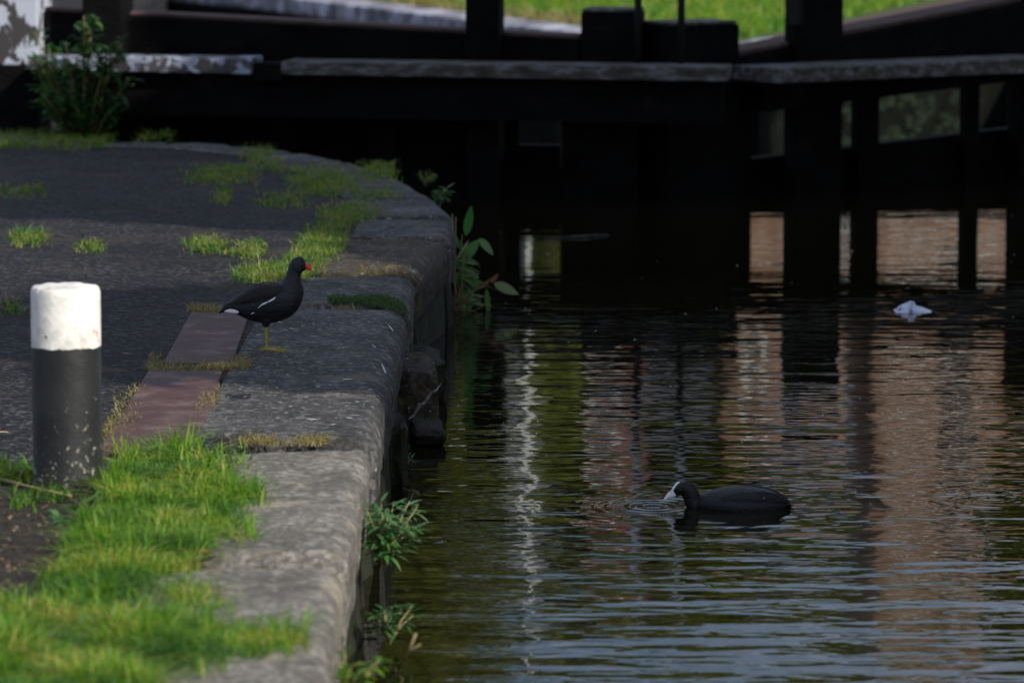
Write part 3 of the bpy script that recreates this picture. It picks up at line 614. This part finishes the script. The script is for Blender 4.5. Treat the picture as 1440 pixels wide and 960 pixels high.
# ---------------------------------------------------------------- birds
def cat(a, t_, i): 
    p0, p1, p2, p3 = (a[max(0, min(len(a)-1, i+k))] for k in (-1, 0, 1, 2))
    return .5*((2*p1)+(-p0+p2)*t_+(2*p0-5*p1+4*p2-p3)*t_*t_+(-p0+3*p1-3*p2+p3)*t_**3)
def loft(mb, st, sub=5, nseg=28, yoff=0.0, m=0):     # stations x, z, radius in the side plane, half width
    a = np.array(st, float); P = [cat(a, k/sub, i) for i in range(len(a)-1) for k in range(sub)]+[a[-1]]; P = np.array(P)
    P[:, 2:4] = np.maximum(P[:, 2:4], .0008); V = []; F = []
    for i, p in enumerate(P):
        tx = P[min(i+1, len(P)-1)][:2]-P[max(i-1, 0)][:2]; tx /= np.linalg.norm(tx)+1e-9; nx = np.array([-tx[1], tx[0]])
        for k in range(nseg):
            q = 2*math.pi*k/nseg; V.append((p[0]+nx[0]*p[2]*math.sin(q), yoff+p[3]*math.cos(q), p[1]+nx[1]*p[2]*math.sin(q)))
    for i in range(len(P)-1):
        for k in range(nseg): F.append((i*nseg+k, i*nseg+(k+1) % nseg, (i+1)*nseg+(k+1) % nseg, (i+1)*nseg+k))
    F.append(tuple(range(nseg))[::-1]); F.append(tuple(range((len(P)-1)*nseg, len(P)*nseg))); mb.add(V, F, m)
def fuse(o, vox=.0025, it=4):
    md = o.modifiers.new('r', 'REMESH'); md.mode = 'VOXEL'; md.voxel_size = vox; md.use_smooth_shade = True
    m2 = o.modifiers.new('s', 'SMOOTH'); m2.factor = .5; m2.iterations = it
    bpy.context.view_layer.update(); dg = bpy.context.evaluated_depsgraph_get(); me = bpy.data.meshes.new_from_object(o.evaluated_get(dg))
    mats = list(o.data.materials); o.modifiers.clear(); o.data = me; me.name = o.name
    me.materials.clear(); [me.materials.append(x) for x in mats]
    me.polygons.foreach_set('use_smooth', [True]*len(me.polygons)); return o
def feathers(name, c0, c1, sc=(28, 60, 90), rough=.55, bstr=.5, legcol=None, legz=None):
    m, t, b = newmat(name); v = coords(t)
    mp = t.nodes.new('ShaderNodeMapping'); mp.inputs['Scale'].default_value = sc; mp.inputs['Rotation'].default_value = (0, R(-28), 0); t.links.new(v, mp.inputs[0])
    nn_ = ntex(t, mp.outputs[0], 1.2, 4, .6); c = ramp(t, nn_, [(.3, c0), (.7, c1)])
    if legcol is not None:
        s3 = t.nodes.new('ShaderNodeSeparateXYZ'); t.links.new(v, s3.inputs[0])
        c = mix(t, math_(t, 'LESS_THAN', math_(t, 'ADD', s3.outputs[2], math_(t, 'MULTIPLY', ntex(t, v, 120), .006)), legz), c, ramp(t, ntex(t, v, 90, 3), [(.35, tuple(x*.5 for x in legcol)), (.6, legcol)]))
    t.links.new(c, b.inputs['Base Color']); b.inputs['Roughness'].default_value = rough; b.inputs['Specular IOR Level'].default_value = .35
    nb = bump(t, b, nn_, bstr, .004); vo = N(t, 'ShaderNodeTexVoronoi', Scale=1.0); mp2 = t.nodes.new('ShaderNodeMapping'); mp2.inputs['Scale'].default_value = (60, 90, 110); t.links.new(v, mp2.inputs[0]); t.links.new(mp2.outputs[0], vo.inputs['Vector']); bump(t, b, vo.outputs['Distance'], .25, .003, nb)
    return m
M_mbody = feathers('slate_feathers', (.0015, .002, .0025), (.014, .017, .023), legcol=(.36, .31, .05), legz=.0865)
M_mwing = feathers('brown_black_feathers', (.002, .0018, .0015), (.009, .0075, .006), (18, 60, 120))
M_whitef = noisy('white_feathers', [(.3, (.6, .6, .62)), (.7, (.82, .82, .85))], 120, .7, (.4, .002, 200))
M_cbody = feathers('coot_feathers', (.001, .0013, .002), (.006, .008, .013), (30, 70, 90))
M_chead = feathers('black_head_feathers', (.003, .003, .003), (.007, .007, .008), (120, 120, 120), .6, .3)
M_red = noisy('red_bill', [(.3, (.62, .03, .015)), (.7, (.75, .06, .02))], 60, .35, None, spec=.5)
M_yel = noisy('yellow_bill_tip', [(.3, (.6, .48, .08)), (.7, (.75, .62, .2))], 60, .35, None, spec=.5)
M_eye, t, b = newmat('eye'); b.inputs['Base Color'].default_value = (.03, .004, .003, 1); b.inputs['Roughness'].default_value = .08
M_bill = noisy('white_bill', [(.3, (.72, .72, .76)), (.7, (.86, .84, .86))], 50, .4, (.2, .001, 90), spec=.5)

mp0 = G(374, 494); k_ = FPX/(math.hypot(mp0.y, H-Q)*1.0)*5.647
mh = thing('moorhen', mp0, 'black moorhen with red bill and yellow green legs standing on the coping', 'moorhen')
ox, oz = 530.0, 880.0
def m_(x, y): return ((x-ox)/k_, (oz-y)/k_)
def MS(L): return [(*m_(x, y), r/k_, w/k_) for x, y, r, w in L]
mb = MB()
loft(mb, MS([(158, 577, 5, 8), (205, 540, 24, 24), (260, 520, 44, 40), (330, 522, 76, 62), (410, 520, 116, 92), (500, 508, 148, 118), (590, 485, 163, 130), (670, 445, 158, 124), (728, 380, 118, 96), (745, 315, 75, 62), (757, 255, 57, 48), (778, 205, 62, 50), (795, 165, 56, 44), (803, 138, 34, 28), (805, 124, 9, 9)]))
loft(mb, MS([(790, 200, 50, 40), (825, 203, 40, 30), (852, 208, 26, 20)]), nseg=16)                     # face
legs = ((532, 0, -.018), (518, -3, .022))
for lx, dz, yo in legs:
    loft(mb, MS([(lx+8, 600, 60, 48), (lx+2, 665, 26, 24), (lx+4, 700, 13, 12), (lx+8, 760, 9.5, 9), (lx+12, 820, 9.5, 9), (lx+14, 866, 12, 11)]), nseg=14, yoff=yo, sub=4)
    fx, fz = m_(lx+14, 868)
    for ang, L in ((-28, .062), (0, .072), (26, .060), (172, .028)):
        q = R(ang); P_ = [(fx, yo, fz+.004)]
        for s_ in (.25, .5, .75, 1): P_.append((fx+L*s_*math.cos(q), yo+L*s_*math.sin(q), .0045+(.004 if s_ in (.25, .5) else 0)))
        mb.tube(P_, [.0044, .0036, .0032, .0028, .0014], 8)
V = np.array(mb.V)+np.array(mp0)
o = mesh('body', V, mb.F, M_mbody, mh); fuse(o, .0017, 3)
for s_ in (-1, 1):                                        # folded wings, white flank stripe, undertail patch, bill, eyes
    mb = MB(); loft(mb, MS([(205, 512, 6, 6), (290, 492, 30, 16), (400, 452, 62, 28), (500, 425, 82, 34), (590, 405, 76, 34), (655, 385, 46, 24), (690, 372, 12, 8)]), yoff=0)
    V = np.array(mb.V); 
    hw = np.interp(V[:, 0]*k_+ox, [200, 300, 400, 500, 600, 690], [12, 36, 66, 90, 100, 84])/k_
    V[:, 1] = V[:, 1]*.9+s_*hw; o = mesh('wing', V+np.array(mp0), mb.F, M_mwing, mh)
    # primary feathers lines over the wing end
    for nm, L in (('flank_stripe', [(478, 520, 2, 2), (505, 494, 5, 4), (530, 482, 7, 4), (552, 472, 4, 4), (580, 458, 7, 4), (605, 443, 7, 4), (616, 430, 2, 2)]), ('flank_stripe', [(422, 572, 2, 2), (445, 556, 6, 4), (470, 545, 8, 4), (498, 534, 3, 2)])):
        mb = MB(); loft(mb, MS(L), nseg=10); V = np.array(mb.V); hw = np.interp(V[:, 0]*k_+ox, [420, 470, 500, 600, 640], [98, 110, 126, 134, 130])/k_
        if nm == 'flank_stripe' and L[0][0] == 422: hw = hw*0+np.interp(V[:, 0]*k_+ox, [420, 500], [86, 106])/k_
        V[:, 1] = V[:, 1]+s_*hw; mesh(nm, V+np.array(mp0), mb.F, M_whitef, mh)
    mb = MB(); loft(mb, MS([(205, 560, 3, 2), (230, 553, 14, 5), (275, 553, 18, 7), (305, 556, 16, 7), (325, 548, 4, 3)]), nseg=12); V = np.array(mb.V)
    V[:, 1] += s_*np.interp(V[:, 0]*k_+ox, [200, 250, 330], [15, 30, 50])/k_; mesh('undertail_patch', V+np.array(mp0), mb.F, M_whitef, mh)
    bm = bmesh.new(); bmesh.ops.create_uvsphere(bm, u_segments=12, v_segments=8, radius=.0033); ex, ez = m_(826, 182); 
    me = [(v_.co.x+ex, v_.co.y+s_*34/k_, v_.co.z+ez) for v_ in bm.verts]; bm.verts.index_update(); ff = [tuple(q.index for q in f_.verts) for f_ in bm.faces]; bm.free(); mesh('eye', np.array(me)+np.array(mp0), ff, M_eye, mh)
mb = MB(); loft(mb, MS([(838, 190, 24, 16), (860, 205, 24, 15), (880, 215, 18, 11), (897, 223, 13, 8)]), nseg=14); mesh('bill', np.array(mb.V)+np.array(mp0), mb.F, M_red, mh)
mb = MB(); loft(mb, MS([(893, 221, 13.5, 8.5), (908, 231, 9, 6), (918, 240, 2, 2)]), nseg=14); mesh('bill_tip', np.array(mb.V)+np.array(mp0), mb.F, M_yel, mh)

kc = FPX/math.hypot(coot_p.y, H)*7.2
ct = thing('coot', coot_p, 'slate black coot with white bill and forehead swimming on the canal', 'coot')
cx0 = (1012-920)*7.2
def c_(x, y): return ((x-cx0)/kc, (378-y)/kc)
def CS(L): return [(*c_(x, y), r/kc, w/kc) for x, y, r, w in L]
mb = MB()
loft(mb, CS([(1390, 372, 8, 20), (1340, 352, 34, 50), (1270, 350, 92, 110), (1150, 350, 150, 190), (1000, 350, 178, 245), (850, 352, 188, 265), (700, 352, 174, 245), (570, 356, 150, 190), (480, 362, 110, 130), (420, 372, 60, 70)]))
loft(mb, CS([(520, 410, 90, 95), (440, 380, 92, 80), (392, 330, 84, 70), (378, 270, 86, 66), (348, 208, 90, 66), (300, 186, 74, 56), (250, 200, 60, 44), (205, 230, 38, 28)]))
o = mesh('body', np.array(mb.V)+np.array(coot_p), mb.F, M_cbody, ct); fuse(o, .0024, 4)
s3 = M_cbody.node_tree; bb = s3.nodes['Principled BSDF']; lk = bb.inputs['Base Color'].links[0].from_socket
v = coords(s3); sx_ = s3.nodes.new('ShaderNodeSeparateXYZ'); s3.links.new(v, sx_.inputs[0])
mr = N(s3, 'ShaderNodeMapRange'); mr.inputs['From Min'].default_value = (480-cx0)/kc; mr.inputs['From Max'].default_value = (540-cx0)/kc; s3.links.new(sx_.outputs[0], mr.inputs['Value'])
s3.links.new(mix(s3, mr.outputs[0], (.004, .004, .004), lk), bb.inputs['Base Color'])
for s_ in (-1, 1):
    mb = MB(); loft(mb, CS([(1375, 325, 6, 6), (1290, 300, 46, 20), (1150, 285, 88, 34), (1000, 280, 98, 40), (850, 280, 92, 40), (700, 290, 66, 32), (610, 300, 16, 12)])); V = np.array(mb.V)
    V[:, 1] += s_*np.interp(V[:, 0]*kc+cx0, [600, 700, 850, 1000, 1150, 1290, 1380], [165, 190, 208, 195, 145, 75, 25])/kc
    mesh('wing', V+np.array(coot_p), mb.F, M_cbody, ct)
    bm = bmesh.new(); bmesh.ops.create_uvsphere(bm, u_segments=12, v_segments=8, radius=.0035); ex, ez = c_(262, 196)
    me = [(v_.co.x+ex, v_.co.y+s_*42/kc, v_.co.z+ez) for v_ in bm.verts]; bm.verts.index_update(); ff = [tuple(q.index for q in f_.verts) for f_ in bm.faces]; bm.free(); mesh('eye', np.array(me)+np.array(coot_p), ff, M_eye, ct)
mb = MB(); loft(mb, CS([(92, 308, 4, 3), (120, 285, 17, 11), (155, 258, 30, 17), (190, 240, 38, 22), (212, 232, 30, 22)]), nseg=16); mesh('bill', np.array(mb.V)+np.array(coot_p), mb.F, M_bill, ct)
mb = MB(); loft(mb, CS([(172, 232, 13, 20), (188, 198, 14, 22), (210, 162, 13, 22), (235, 131, 12, 20), (258, 121, 5, 12)]), nseg=16); mesh('forehead_shield', np.array(mb.V)+np.array(coot_p), mb.F, M_bill, ct)
mb = MB()
for i in range(7):
    z0 = c_(1350, 345+i*6)[1]; x0 = c_(1330, 0)[0]; mb.leaf((x0, (i-3)*.006, max(z0, .004)), (1, (i-3)*.06, .12), .028, .012, .1)
mesh('tail', np.array(mb.V)+np.array(coot_p), mb.F, M_chead, ct)
# water drops on the back
mb = MB(); 
for i in range(16):
    x_, y_ = rng.uniform(780, 1180), rng.uniform(178, 250); xx, zz_ = c_(x_, y_); th = math.acos(min(1, (378-y_+0)/200)); bm = bmesh.new(); bmesh.ops.create_icosphere(bm, subdivisions=1, radius=rng.uniform(.0008, .0016))
    yy = -math.sqrt(max(0, 1-((350-y_)/180)**2))*240/kc
    mb.add([(v_.co.x+xx, v_.co.y+yy-.001, v_.co.z+zz_) for v_ in bm.verts], [tuple(q.index for q in f_.verts) for f_ in bm.faces]); bm.free()
dr = mesh('water_drops', np.array(mb.V)+np.array(coot_p), mb.F, M_bill, ct); dr['kind'] = 'stuff'

# ---------------------------------------------------------------- small things
# floating scrap of crumpled white plastic
p = G(1284, 437, 0); V = []; F = []; nu, nv = 24, 14
for i in range(nu+1):
    for j in range(nv+1):
        u, w_ = i/nu*2-1, j/nv*2-1; e = max(0, 1-abs(u)**1.6)*max(0, 1-w_*w_)
        z = .042*e*(1-.35*u)+.012*noise.noise(Vector((u*3, w_*3, 2)))*e**.5+.004*noise.noise(Vector((u*9, w_*9, 1)))-.004
        if u > .15: z *= .62
        V.append((p.x+u*.085, p.y+w_*.07, z))
for i in range(nu):
    for j in range(nv): a = i*(nv+1)+j; F.append((a, a+nv+1, a+nv+2, a+1))
M_plas = noisy('white_plastic_film', [(.38, (.05, .08, .2)), (.44, (.5, .56, .7)), (.7, (.75, .8, .9))], 22, .35, (.6, .004, 60), spec=.5)
o = mesh('plastic_scrap', V, F, M_plas, loc=(p.x, p.y, 0)); tag(o, 'crumpled white and blue plastic scrap floating on dark water', 'litter')
# floating stick, twig by the wall
mb = MB(); a, c = G(765, 338, .0), G(856, 331, .0); mb.tube([a, a.lerp(c, .3)+Vector((0, .02, .006)), a.lerp(c, .7)+Vector((0, -.01, .008)), c+Vector((0, 0, .004))], [.002, .0035, .004, .0025], 8)
o = mb.build('floating_stick', M_greywood, smooth=True, loc=tuple(a)); tag(o, 'thin pale stick floating near the gates', 'stick')
mb = MB(); a = G(560, 700, 0); mb.tube([G(566, 690, .0), D(580, 688, a.y-.1), D(590, 695, a.y-.15)], .0022, 6); mb.tube([D(566, 686, a.y), D(582, 692, a.y-.1), D(575, 706, a.y-.1)], .0016, 6)
o = mb.build('twig', M_stem, smooth=True, loc=tuple(a)); tag(o, 'small forked twig sticking out of the water by the wall', 'twig')
mb = MB(); pa, pb = D(574, 592, 12.95), D(621, 538, 13.35); pts_ = [pa.lerp(pb, i/6)+Vector((0, 0, (.006, -.004, .008, -.003, .005, -.005, 0)[i])) for i in range(7)]
mb.tube(pts_, [.004, .005, .006, .005, .005, .004, .002], 7); o = mb.build('bare_branch', M_greywood, smooth=True, loc=tuple(pa)); tag(o, 'pale bare branch leaning on the toe stones under the coping', 'branch')
mb = MB(); pp = [G(560, 940, .02), D(575, 915, 8.9), D(585, 890, 8.9)]; mb.tube(pp, .003, 6); mb.tube([D(575, 915, 8.9), D(592, 905, 8.9)], .002, 6)
o = mb.build('twig', M_stem, smooth=True, loc=tuple(pp[0])); tag(o, 'dark twig over the water at the bottom of the picture', 'twig')
mb = MB(); pp = [G(-20, 668, Q+.01), G(40, 684, Q+.006), G(100, 697, Q+.01)]; mb.tube(pp, [.005, .0045, .003], 8); o = mb.build('dead_stalk', M_stem, smooth=True, loc=tuple(pp[0])); tag(o, 'dry brown stalk lying on the soil before the bollard', 'stalk')
M_orange = noisy('dead_leaf', [(.3, (.28, .11, .04)), (.7, (.42, .18, .07))], 40, .6, None)
M_straw = noisy('straw_leaf', [(.3, (.4, .3, .16)), (.7, (.6, .46, .28))], 40, .6, None)
for (x0, y0, x1, y1, w_, mt, lab) in ((272, 778, 312, 770, .035, M_orange, 'orange fallen leaf at the edge of the long grass'), (-6, 608, 20, 606, .02, M_straw, 'pale straw coloured leaf on the path left of the bollard'),
                                 (172, 497, 188, 496, .01, M_straw, 'thin pale leaf on the asphalt right of the bollard'), (-4, 428, 10, 424, .015, M_orange, 'brown leaf on the path at the left margin')):
    a, c = G(x0, y0, Q+.01), G(x1, y1, Q+.01); mb = MB(); mb.leaf(a, c-a, (c-a).length, w_, .15); o = mb.build('fallen_leaf', mt, smooth=True, loc=tuple(a)); tag(o, lab, 'leaf', 'fallen leaves')
# grit on path and coping, scattered chips
def chips(name, label, P, r0, r1, mat, flat=.4):
    mb = MB(); 
    for p in P:
        r_ = rng.uniform(r0, r1); a_ = rng.uniform(0, 6.28); c, s_ = math.cos(a_), math.sin(a_); e = rng.uniform(.5, 1)
        q = [(r_, 0, 0), (0, r_*e, 0), (-r_, 0, 0), (0, -r_*e, 0), (0, 0, r_*flat), (0, 0, -r_*flat)]
        mb.add([(p[0]+x_*c-y_*s_, p[1]+x_*s_+y_*c, p[2]+z_) for x_, y_, z_ in q], [(0, 1, 4), (1, 2, 4), (2, 3, 4), (3, 0, 4), (1, 0, 5), (2, 1, 5), (3, 2, 5), (0, 3, 5)])
    o = mb.build(name, mat); tag(o, label, None, kind='stuff'); return o
M_grit = noisy('pale_grit', [(.3, (.12, .11, .10)), (.7, (.4, .39, .37))], 35, .8, None)
P = fill([(-10, 215), (300, 215), (420, 270), (420, 320), (330, 400), (250, 450), (160, 590), (-10, 680)], 1500, z=Q-.010)
chips('grit', 'pale grit scattered over the asphalt', P, .001, .0035, M_grit)
P = fill([(360, 440), (545, 440), (505, 600), (330, 600)], 95, z=Q+.004)
mb = MB()
for p in P:
    a_ = rng.normal(0, .5); L_ = rng.choice([.004, .007, .012, .022], p=[.45, .3, .17, .08]); w_ = L_*rng.uniform(.15, .4)
    mb.leaf(p, (math.cos(a_), math.sin(a_), .02), L_*2, w_*1.6, rng.uniform(0, .2), n=4, fold=.1)
for (a_, c_2) in (((521, 485), (552, 500)), ((536, 512), (551, 533)), ((525, 437), (560, 446)), ((545, 458), (562, 470))):
    q0, q1 = G(*a_, Q+.001), G(*c_2, Q-.018); mb.leaf(q0+Vector((0, 0, .004)), q1-q0, (q1-q0).length*.7, .0035, .25, n=6, fold=.1)
o = mb.build('white_flecks', M_whitef); tag(o, 'thin white flecks and slivers scattered on the coping by the bird', None, kind='stuff')
P = np.array([tuple(G(rng.uniform(700, 1440), rng.uniform(300, 720), .001)) for _ in range(60)])
chips('floating_specks', 'tiny pale specks floating on the water', P, .002, .006, M_whitef, .3)

# ---------------------------------------------------------------- trees and houses past the gates (seen mirrored in the water), shade trees on the right bank
def tree_meshes(seed, h, cr, cz, nleaf, ls, dens=14):
    r = np.random.default_rng(seed); tr = MB(); clumps = []
    tr.tube([(0, 0, -.3), (.1, 0, h*.25), (-.1, .1, h*.5), (.1, 0, h*.8)], [h*.03, h*.023, h*.016, h*.005], 10)
    for i in range(dens):
        a = i*2.4+r.uniform(-.3, .3); zz = h*(.3+.6*r.uniform()); rr = cr*math.sqrt(max(.05, 1-((zz-cz)/(h-cz+.3 if zz > cz else cz-h*.15))**2))*r.uniform(.45, .95)
        tip = np.array([rr*math.cos(a), rr*math.sin(a), zz]); s0 = np.array([0, 0, zz*.6]); tr.tube([s0, (s0+tip)/2+np.array([0, 0, .2]), tip], [h*.010, h*.006, h*.002], 6); clumps.append((tip, cr*r.uniform(.22, .42)))
        clumps.append(((s0+tip*1.2)/2+r.normal(0, .3, 3), cr*r.uniform(.2, .35)))
    P = []; n = nleaf//len(clumps)
    for c, s_ in clumps:
        d = r.normal(0, 1, (n, 3)); d /= np.linalg.norm(d, axis=1)[:, None]; rad = s_*r.uniform(.3, 1, n)[:, None]**.5; P.append(c+d*rad*np.array([1, 1, .75]))
    P = np.concatenate(P); n = len(P); a = r.normal(0, 1, (n, 3)); a /= np.linalg.norm(a, axis=1)[:, None]; b_ = np.cross(a, r.normal(0, 1, (n, 3))); b_ /= np.linalg.norm(b_, axis=1)[:, None]
    s1 = ls*r.uniform(.6, 1.3, n)[:, None]; V = np.stack([P-a*s1, P+b_*s1*.5, P+a*s1, P-b_*s1*.5], 1).reshape(-1, 3); F = np.arange(4*n).reshape(n, 4)
    return tr, V, F, np.repeat(np.clip(r.uniform(0, 1, n), 0, 1), 4)
kinds = []
for sd_, h, cr, cz, nl, ls, mat in ((1, 10, 3.2, 6.4, 16000, .16, M_crown), (2, 8, 2.6, 5, 12000, .15, M_crown2), (3, 12, 4.6, 8, 30000, .24, M_crown)):
    tr, V, F, rv = tree_meshes(sd_, h, cr, cz, nl, ls, 16)
    t_ = thing('tree', (0, 0, 0), '', 'tree'); a = tr.build('trunk', M_bark, t_, True); c = mesh('crown', V, F, mat, t_, smooth=False); setrnd(c, rv); kinds.append((t_, a, c))
used = set()
def tree(k, x, y, z, s_, rz, label, group):
    t_, a, c = kinds[k]
    if k in used:
        t2_ = t_.copy(); COL.objects.link(t2_)
        for ch in (a, c): q = ch.copy(); COL.objects.link(q); q.parent = t2_
        t_ = t2_
    used.add(k); t_.location = (x, y, z); t_.scale = (s_, s_, s_) if not isinstance(s_, tuple) else (s_[0], s_[0], s_[1]); t_.rotation_euler = (0, 0, rz); tag(t_, label, 'tree', group); return t_
far_g = 'trees beyond the lock'
def X(px, Y): return (px-720)/FPX*Y
tree(0, X(420, 50), 50, FZ, 1.12, 0, 'olive green tree beyond the lock, mirrored along the wall on the left', far_g)
tree(1, X(160, 44), 44, FZ, .9, 1, 'small tree beyond the lock furthest left behind the shrub', far_g)
tree(1, X(772, 50), 50, FZ, (.2, .70), 2, 'slim yellow green tree beyond the lock, mirrored right of the broad leaved plant', far_g)
tree(0, X(1060, 84), 84, FZ, 1.62, 3, 'dark tree beyond the lock, mirrored below the swimming coot', far_g)
tree(1, X(1230, 90), 90, FZ, 2.1, 4, 'tall tree beyond the lock behind the brick house', far_g)
tree(0, X(1600, 80), 80, FZ, 1.6, 5, 'tree beyond the lock, mirrored at the right margin', far_g)
tree(0, X(890, 88), 88, FZ, 1.72, 1.7, 'tall tree behind the red brick house', far_g)
tree(1, X(740, 95), 95, FZ, 2.15, 2.7, 'yellow green tree rising behind the pale house', far_g)
tree(0, X(1330, 100), 100, FZ, 1.75, 0.7, 'tree far behind the brick tower', far_g)
sh = 'shade trees on the right bank'
for i, (x, y, z, s_, rz) in enumerate(((6.6, 9.2, .3, .72, 0), (7.6, 13.2, .3, .85, 1.3), (9.5, 17.5, .3, .95, 2.1), (7.2, 16.8, .3, .7, 4.0), (10.2, 12.5, .3, 1.0, 5.2))):
    tree(2, x, y, z, s_, rz, ('shade tree on the right bank closest to the camera', 'second shade tree on the right bank', 'large shade tree on the right bank farthest along the canal', 'low shade tree overhanging the right edge of the canal', 'tall shade tree set back on the right bank')[i], sh)

def brick(name, c1, c2, mort, sc=4.0):
    m, t, b = newmat(name); v = coords(t); br = N(t, 'ShaderNodeTexBrick', Scale=sc); br.inputs['Color1'].default_value = (*c1, 1); br.inputs['Color2'].default_value = (*c2, 1); br.inputs['Mortar'].default_value = (*mort, 1)
    mp = t.nodes.new('ShaderNodeMapping'); mp.inputs['Rotation'].default_value = (R(90), 0, 0); t.links.new(v, mp.inputs[0]); t.links.new(mp.outputs[0], br.inputs['Vector'])
    bands = coords(t, (.7, .7, 1.5)); cc_ = mix(t, math_(t, 'MULTIPLY', ntex(t, v, 1.2, 5), .6), br.outputs['Color'], tuple(x*.5 for x in c1))
    cc_ = mix(t, ramp(t, ntex(t, bands, 1.5, 5, .7), [(.46, (0, 0, 0)), (.56, (.75, .75, .75))]), cc_, tuple(x*.28 for x in c1)); cc_ = mix(t, ramp(t, ntex(t, coords(t, (1.1, 1.1, 1.6)), 1.3, 4, .7), [(.54, (0, 0, 0)), (.60, (.6, .6, .6))]), cc_, (.42, .36, .32))  # dark bands stand for courses and painted shadow lines under ledges
    t.links.new(cc_, b.inputs['Base Color']); b.inputs['Roughness'].default_value = .9; return m
M_brick = brick('brown_brick', (.24, .125, .075), (.33, .19, .125), (.22, .18, .15)); M_redbrick = brick('red_brick', (.22, .07, .045), (.17, .05, .035), (.16, .12, .10))
M_render = noisy('pale_render', [(.3, (.18, .20, .27)), (.7, (.27, .29, .37))], 1.5, .9, (.3, .01, 30)); M_slate = noisy('slate_roof', [(.3, (.03, .032, .038)), (.7, (.075, .08, .09))], 5, .6, (.5, .02, 10), sc3=(1, 1, 4))
M_glass, t, b = newmat('window_glass'); b.inputs['Base Color'].default_value = (.02, .025, .03, 1); b.inputs['Roughness'].default_value = .05
M_frame = noisy('window_frame_paint', [(.3, (.5, .5, .48)), (.7, (.7, .7, .68))], 8, .5, None)
def house(name, label, x0, x1, y0, y1, eave, ridge, wallm, wins, chim=(), rz=0, cat_='house'):
    h = thing(name, ((x0+x1)/2, y0, FZ), label, cat_); z0 = FZ-.3; mb = MB()
    mb.beam((x0, (y0+y1)/2), (x1, (y0+y1)/2), y1-y0, (z0, eave), (z0, eave)); mb.build('wall', wallm, h)
    if ridge > eave:
        e = .25; ym = (y0+y1)/2; V = [(x0-e, y0-e, eave-.02), (x1+e, y0-e, eave-.02), (x1+e, y1+e, eave-.02), (x0-e, y1+e, eave-.02), (x0-e, ym, ridge), (x1+e, ym, ridge)]
        rf = mesh('roof', V, [(0, 1, 5, 4), (2, 3, 4, 5), (0, 4, 3), (1, 2, 5), (3, 2, 1, 0)], M_slate, h, smooth=False)
        for cx, ch in chim:
            mb = MB(); mb.box((cx, ym, ridge+ch/2-.4), .9, .7, ch+.8); mb.box((cx, ym, ridge+ch+.05), 1.05, .85, .12)
            for q in (-.25, .25): mb.tube([(cx+q, ym, ridge+ch+.1), (cx+q, ym, ridge+ch+.5)], [.12, .1], 8)
            o = mb.build('chimney', M_redbrick, rf)
    for (wx, wz, ww, wh) in wins:
        f = MB()
        for a in (-1, 1): f.box((wx+a*ww/2, y0-.02, wz), .08, .1, wh+.08)
        for a in (-1, 0, 1): f.box((wx, y0-.021, wz+a*wh/2), ww-.08, .09, .07)
        w_ = f.build('window', M_frame, h); p = MB(); p.box((wx, y0-.006, wz), ww-.06, .03, wh-.04); p.build('pane', M_glass, w_)
        s_ = MB(); s_.box((wx, y0-.08, wz-wh/2-.1), ww+.25, .2, .09); s_.build('sill', M_frame, w_)
    return h
house('brick_house', 'warm brown brick house beyond the lock with two rows of windows', X(1020, 58), X(1700, 58), 58, 66, 6.7, 6.7, M_brick, [(X(q, 58), z, .8, 1.2) for q in (1480, 1590) for z in (2, 4.8)]+[(X(1062, 58), 5.2, .28, .9), (X(1185, 58), 3.6, .35, 1.0)])
house('brick_tower', 'tall narrow brown brick tower rising in front of the brick house', X(1252, 56), X(1402, 56), 57.6, 61, 9.6, 9.6, M_brick, [], cat_='tower')
house('pale_house', 'pale blue grey rendered house beyond the lock', X(655, 60), X(765, 60), 60, 68, 8.6, 9.6, M_render, [(X(705, 60), z, .5, 1.0) for z in (2, 4.6, 7.3)])
house('red_brick_house', 'narrow red brick house with slate roof beyond the lock', X(826, 62), X(908, 62), 62, 70, 8.9, 9.6, M_redbrick, [(X(850, 62), z, .45, .9) for z in (4.8, 7.3)])
house('slate_roofed_shed', 'low dark shed with slate roof before the red brick house', X(796, 57), X(985, 57), 57, 60, 5.2, 6.6, M_slate, [(X(q, 57), 3.2, .6, 1.0) for q in (830, 930)], cat_='shed')
house('far_pale_house', 'pale grey house half hidden between the trees and the brick house', X(1085, 76), X(1245, 76), 76, 84, 10.2, 11.8, M_render, [(X(1140, 76), 8.6, .8, 1.2), (X(1210, 76), 8.6, .8, 1.2)])
bt = next(o for o in bpy.data.objects if o.name == 'brick_tower')
for z in (3.9, 5.35, 6.8, 8.3):
    mb = MB(); mb.box(((X(1252, 57.6)+X(1402, 57.6))/2, 57.56, z), X(1402, 57.6)-X(1252, 57.6)+.06, .12, .13); mb.build('stone_band', M_frame, bt)
for z in (4.6, 6.05, 7.5):
    xw = X(1352, 57.6); f = MB(); [f.box((xw+a*.2, 57.58, z), .06, .08, .72) for a in (-1, 1)]; [f.box((xw, 57.581, z+a*.33), .34, .07, .06) for a in (-1, 1)]
    w_ = f.build('window', M_blackwood, bt); p = MB(); p.box((xw, 57.594, z), .34, .03, .6); p.build('pane', M_glass, w_)
lp = thing('lamp_post', (X(742, 46), 46, FZ), 'slim white lamp post standing before the pale house', 'lamp post'); mb = MB(); mb.tube([(X(742, 46), 46, FZ), (X(742, 46), 46, 7)], [.035, .02], 8); mb.build('pole', M_frame, lp, True); mb = MB(); mb.box((X(742, 46)+.2, 46, 7.05), .5, .16, .1); mb.build('lamp_head', M_iron, lp)

for o in bpy.data.objects:
    if '_w' in o: del o['_w']
    if o.parent is not None:
        for k_ in ('category', 'group'):
            if k_ in o: del o[k_]
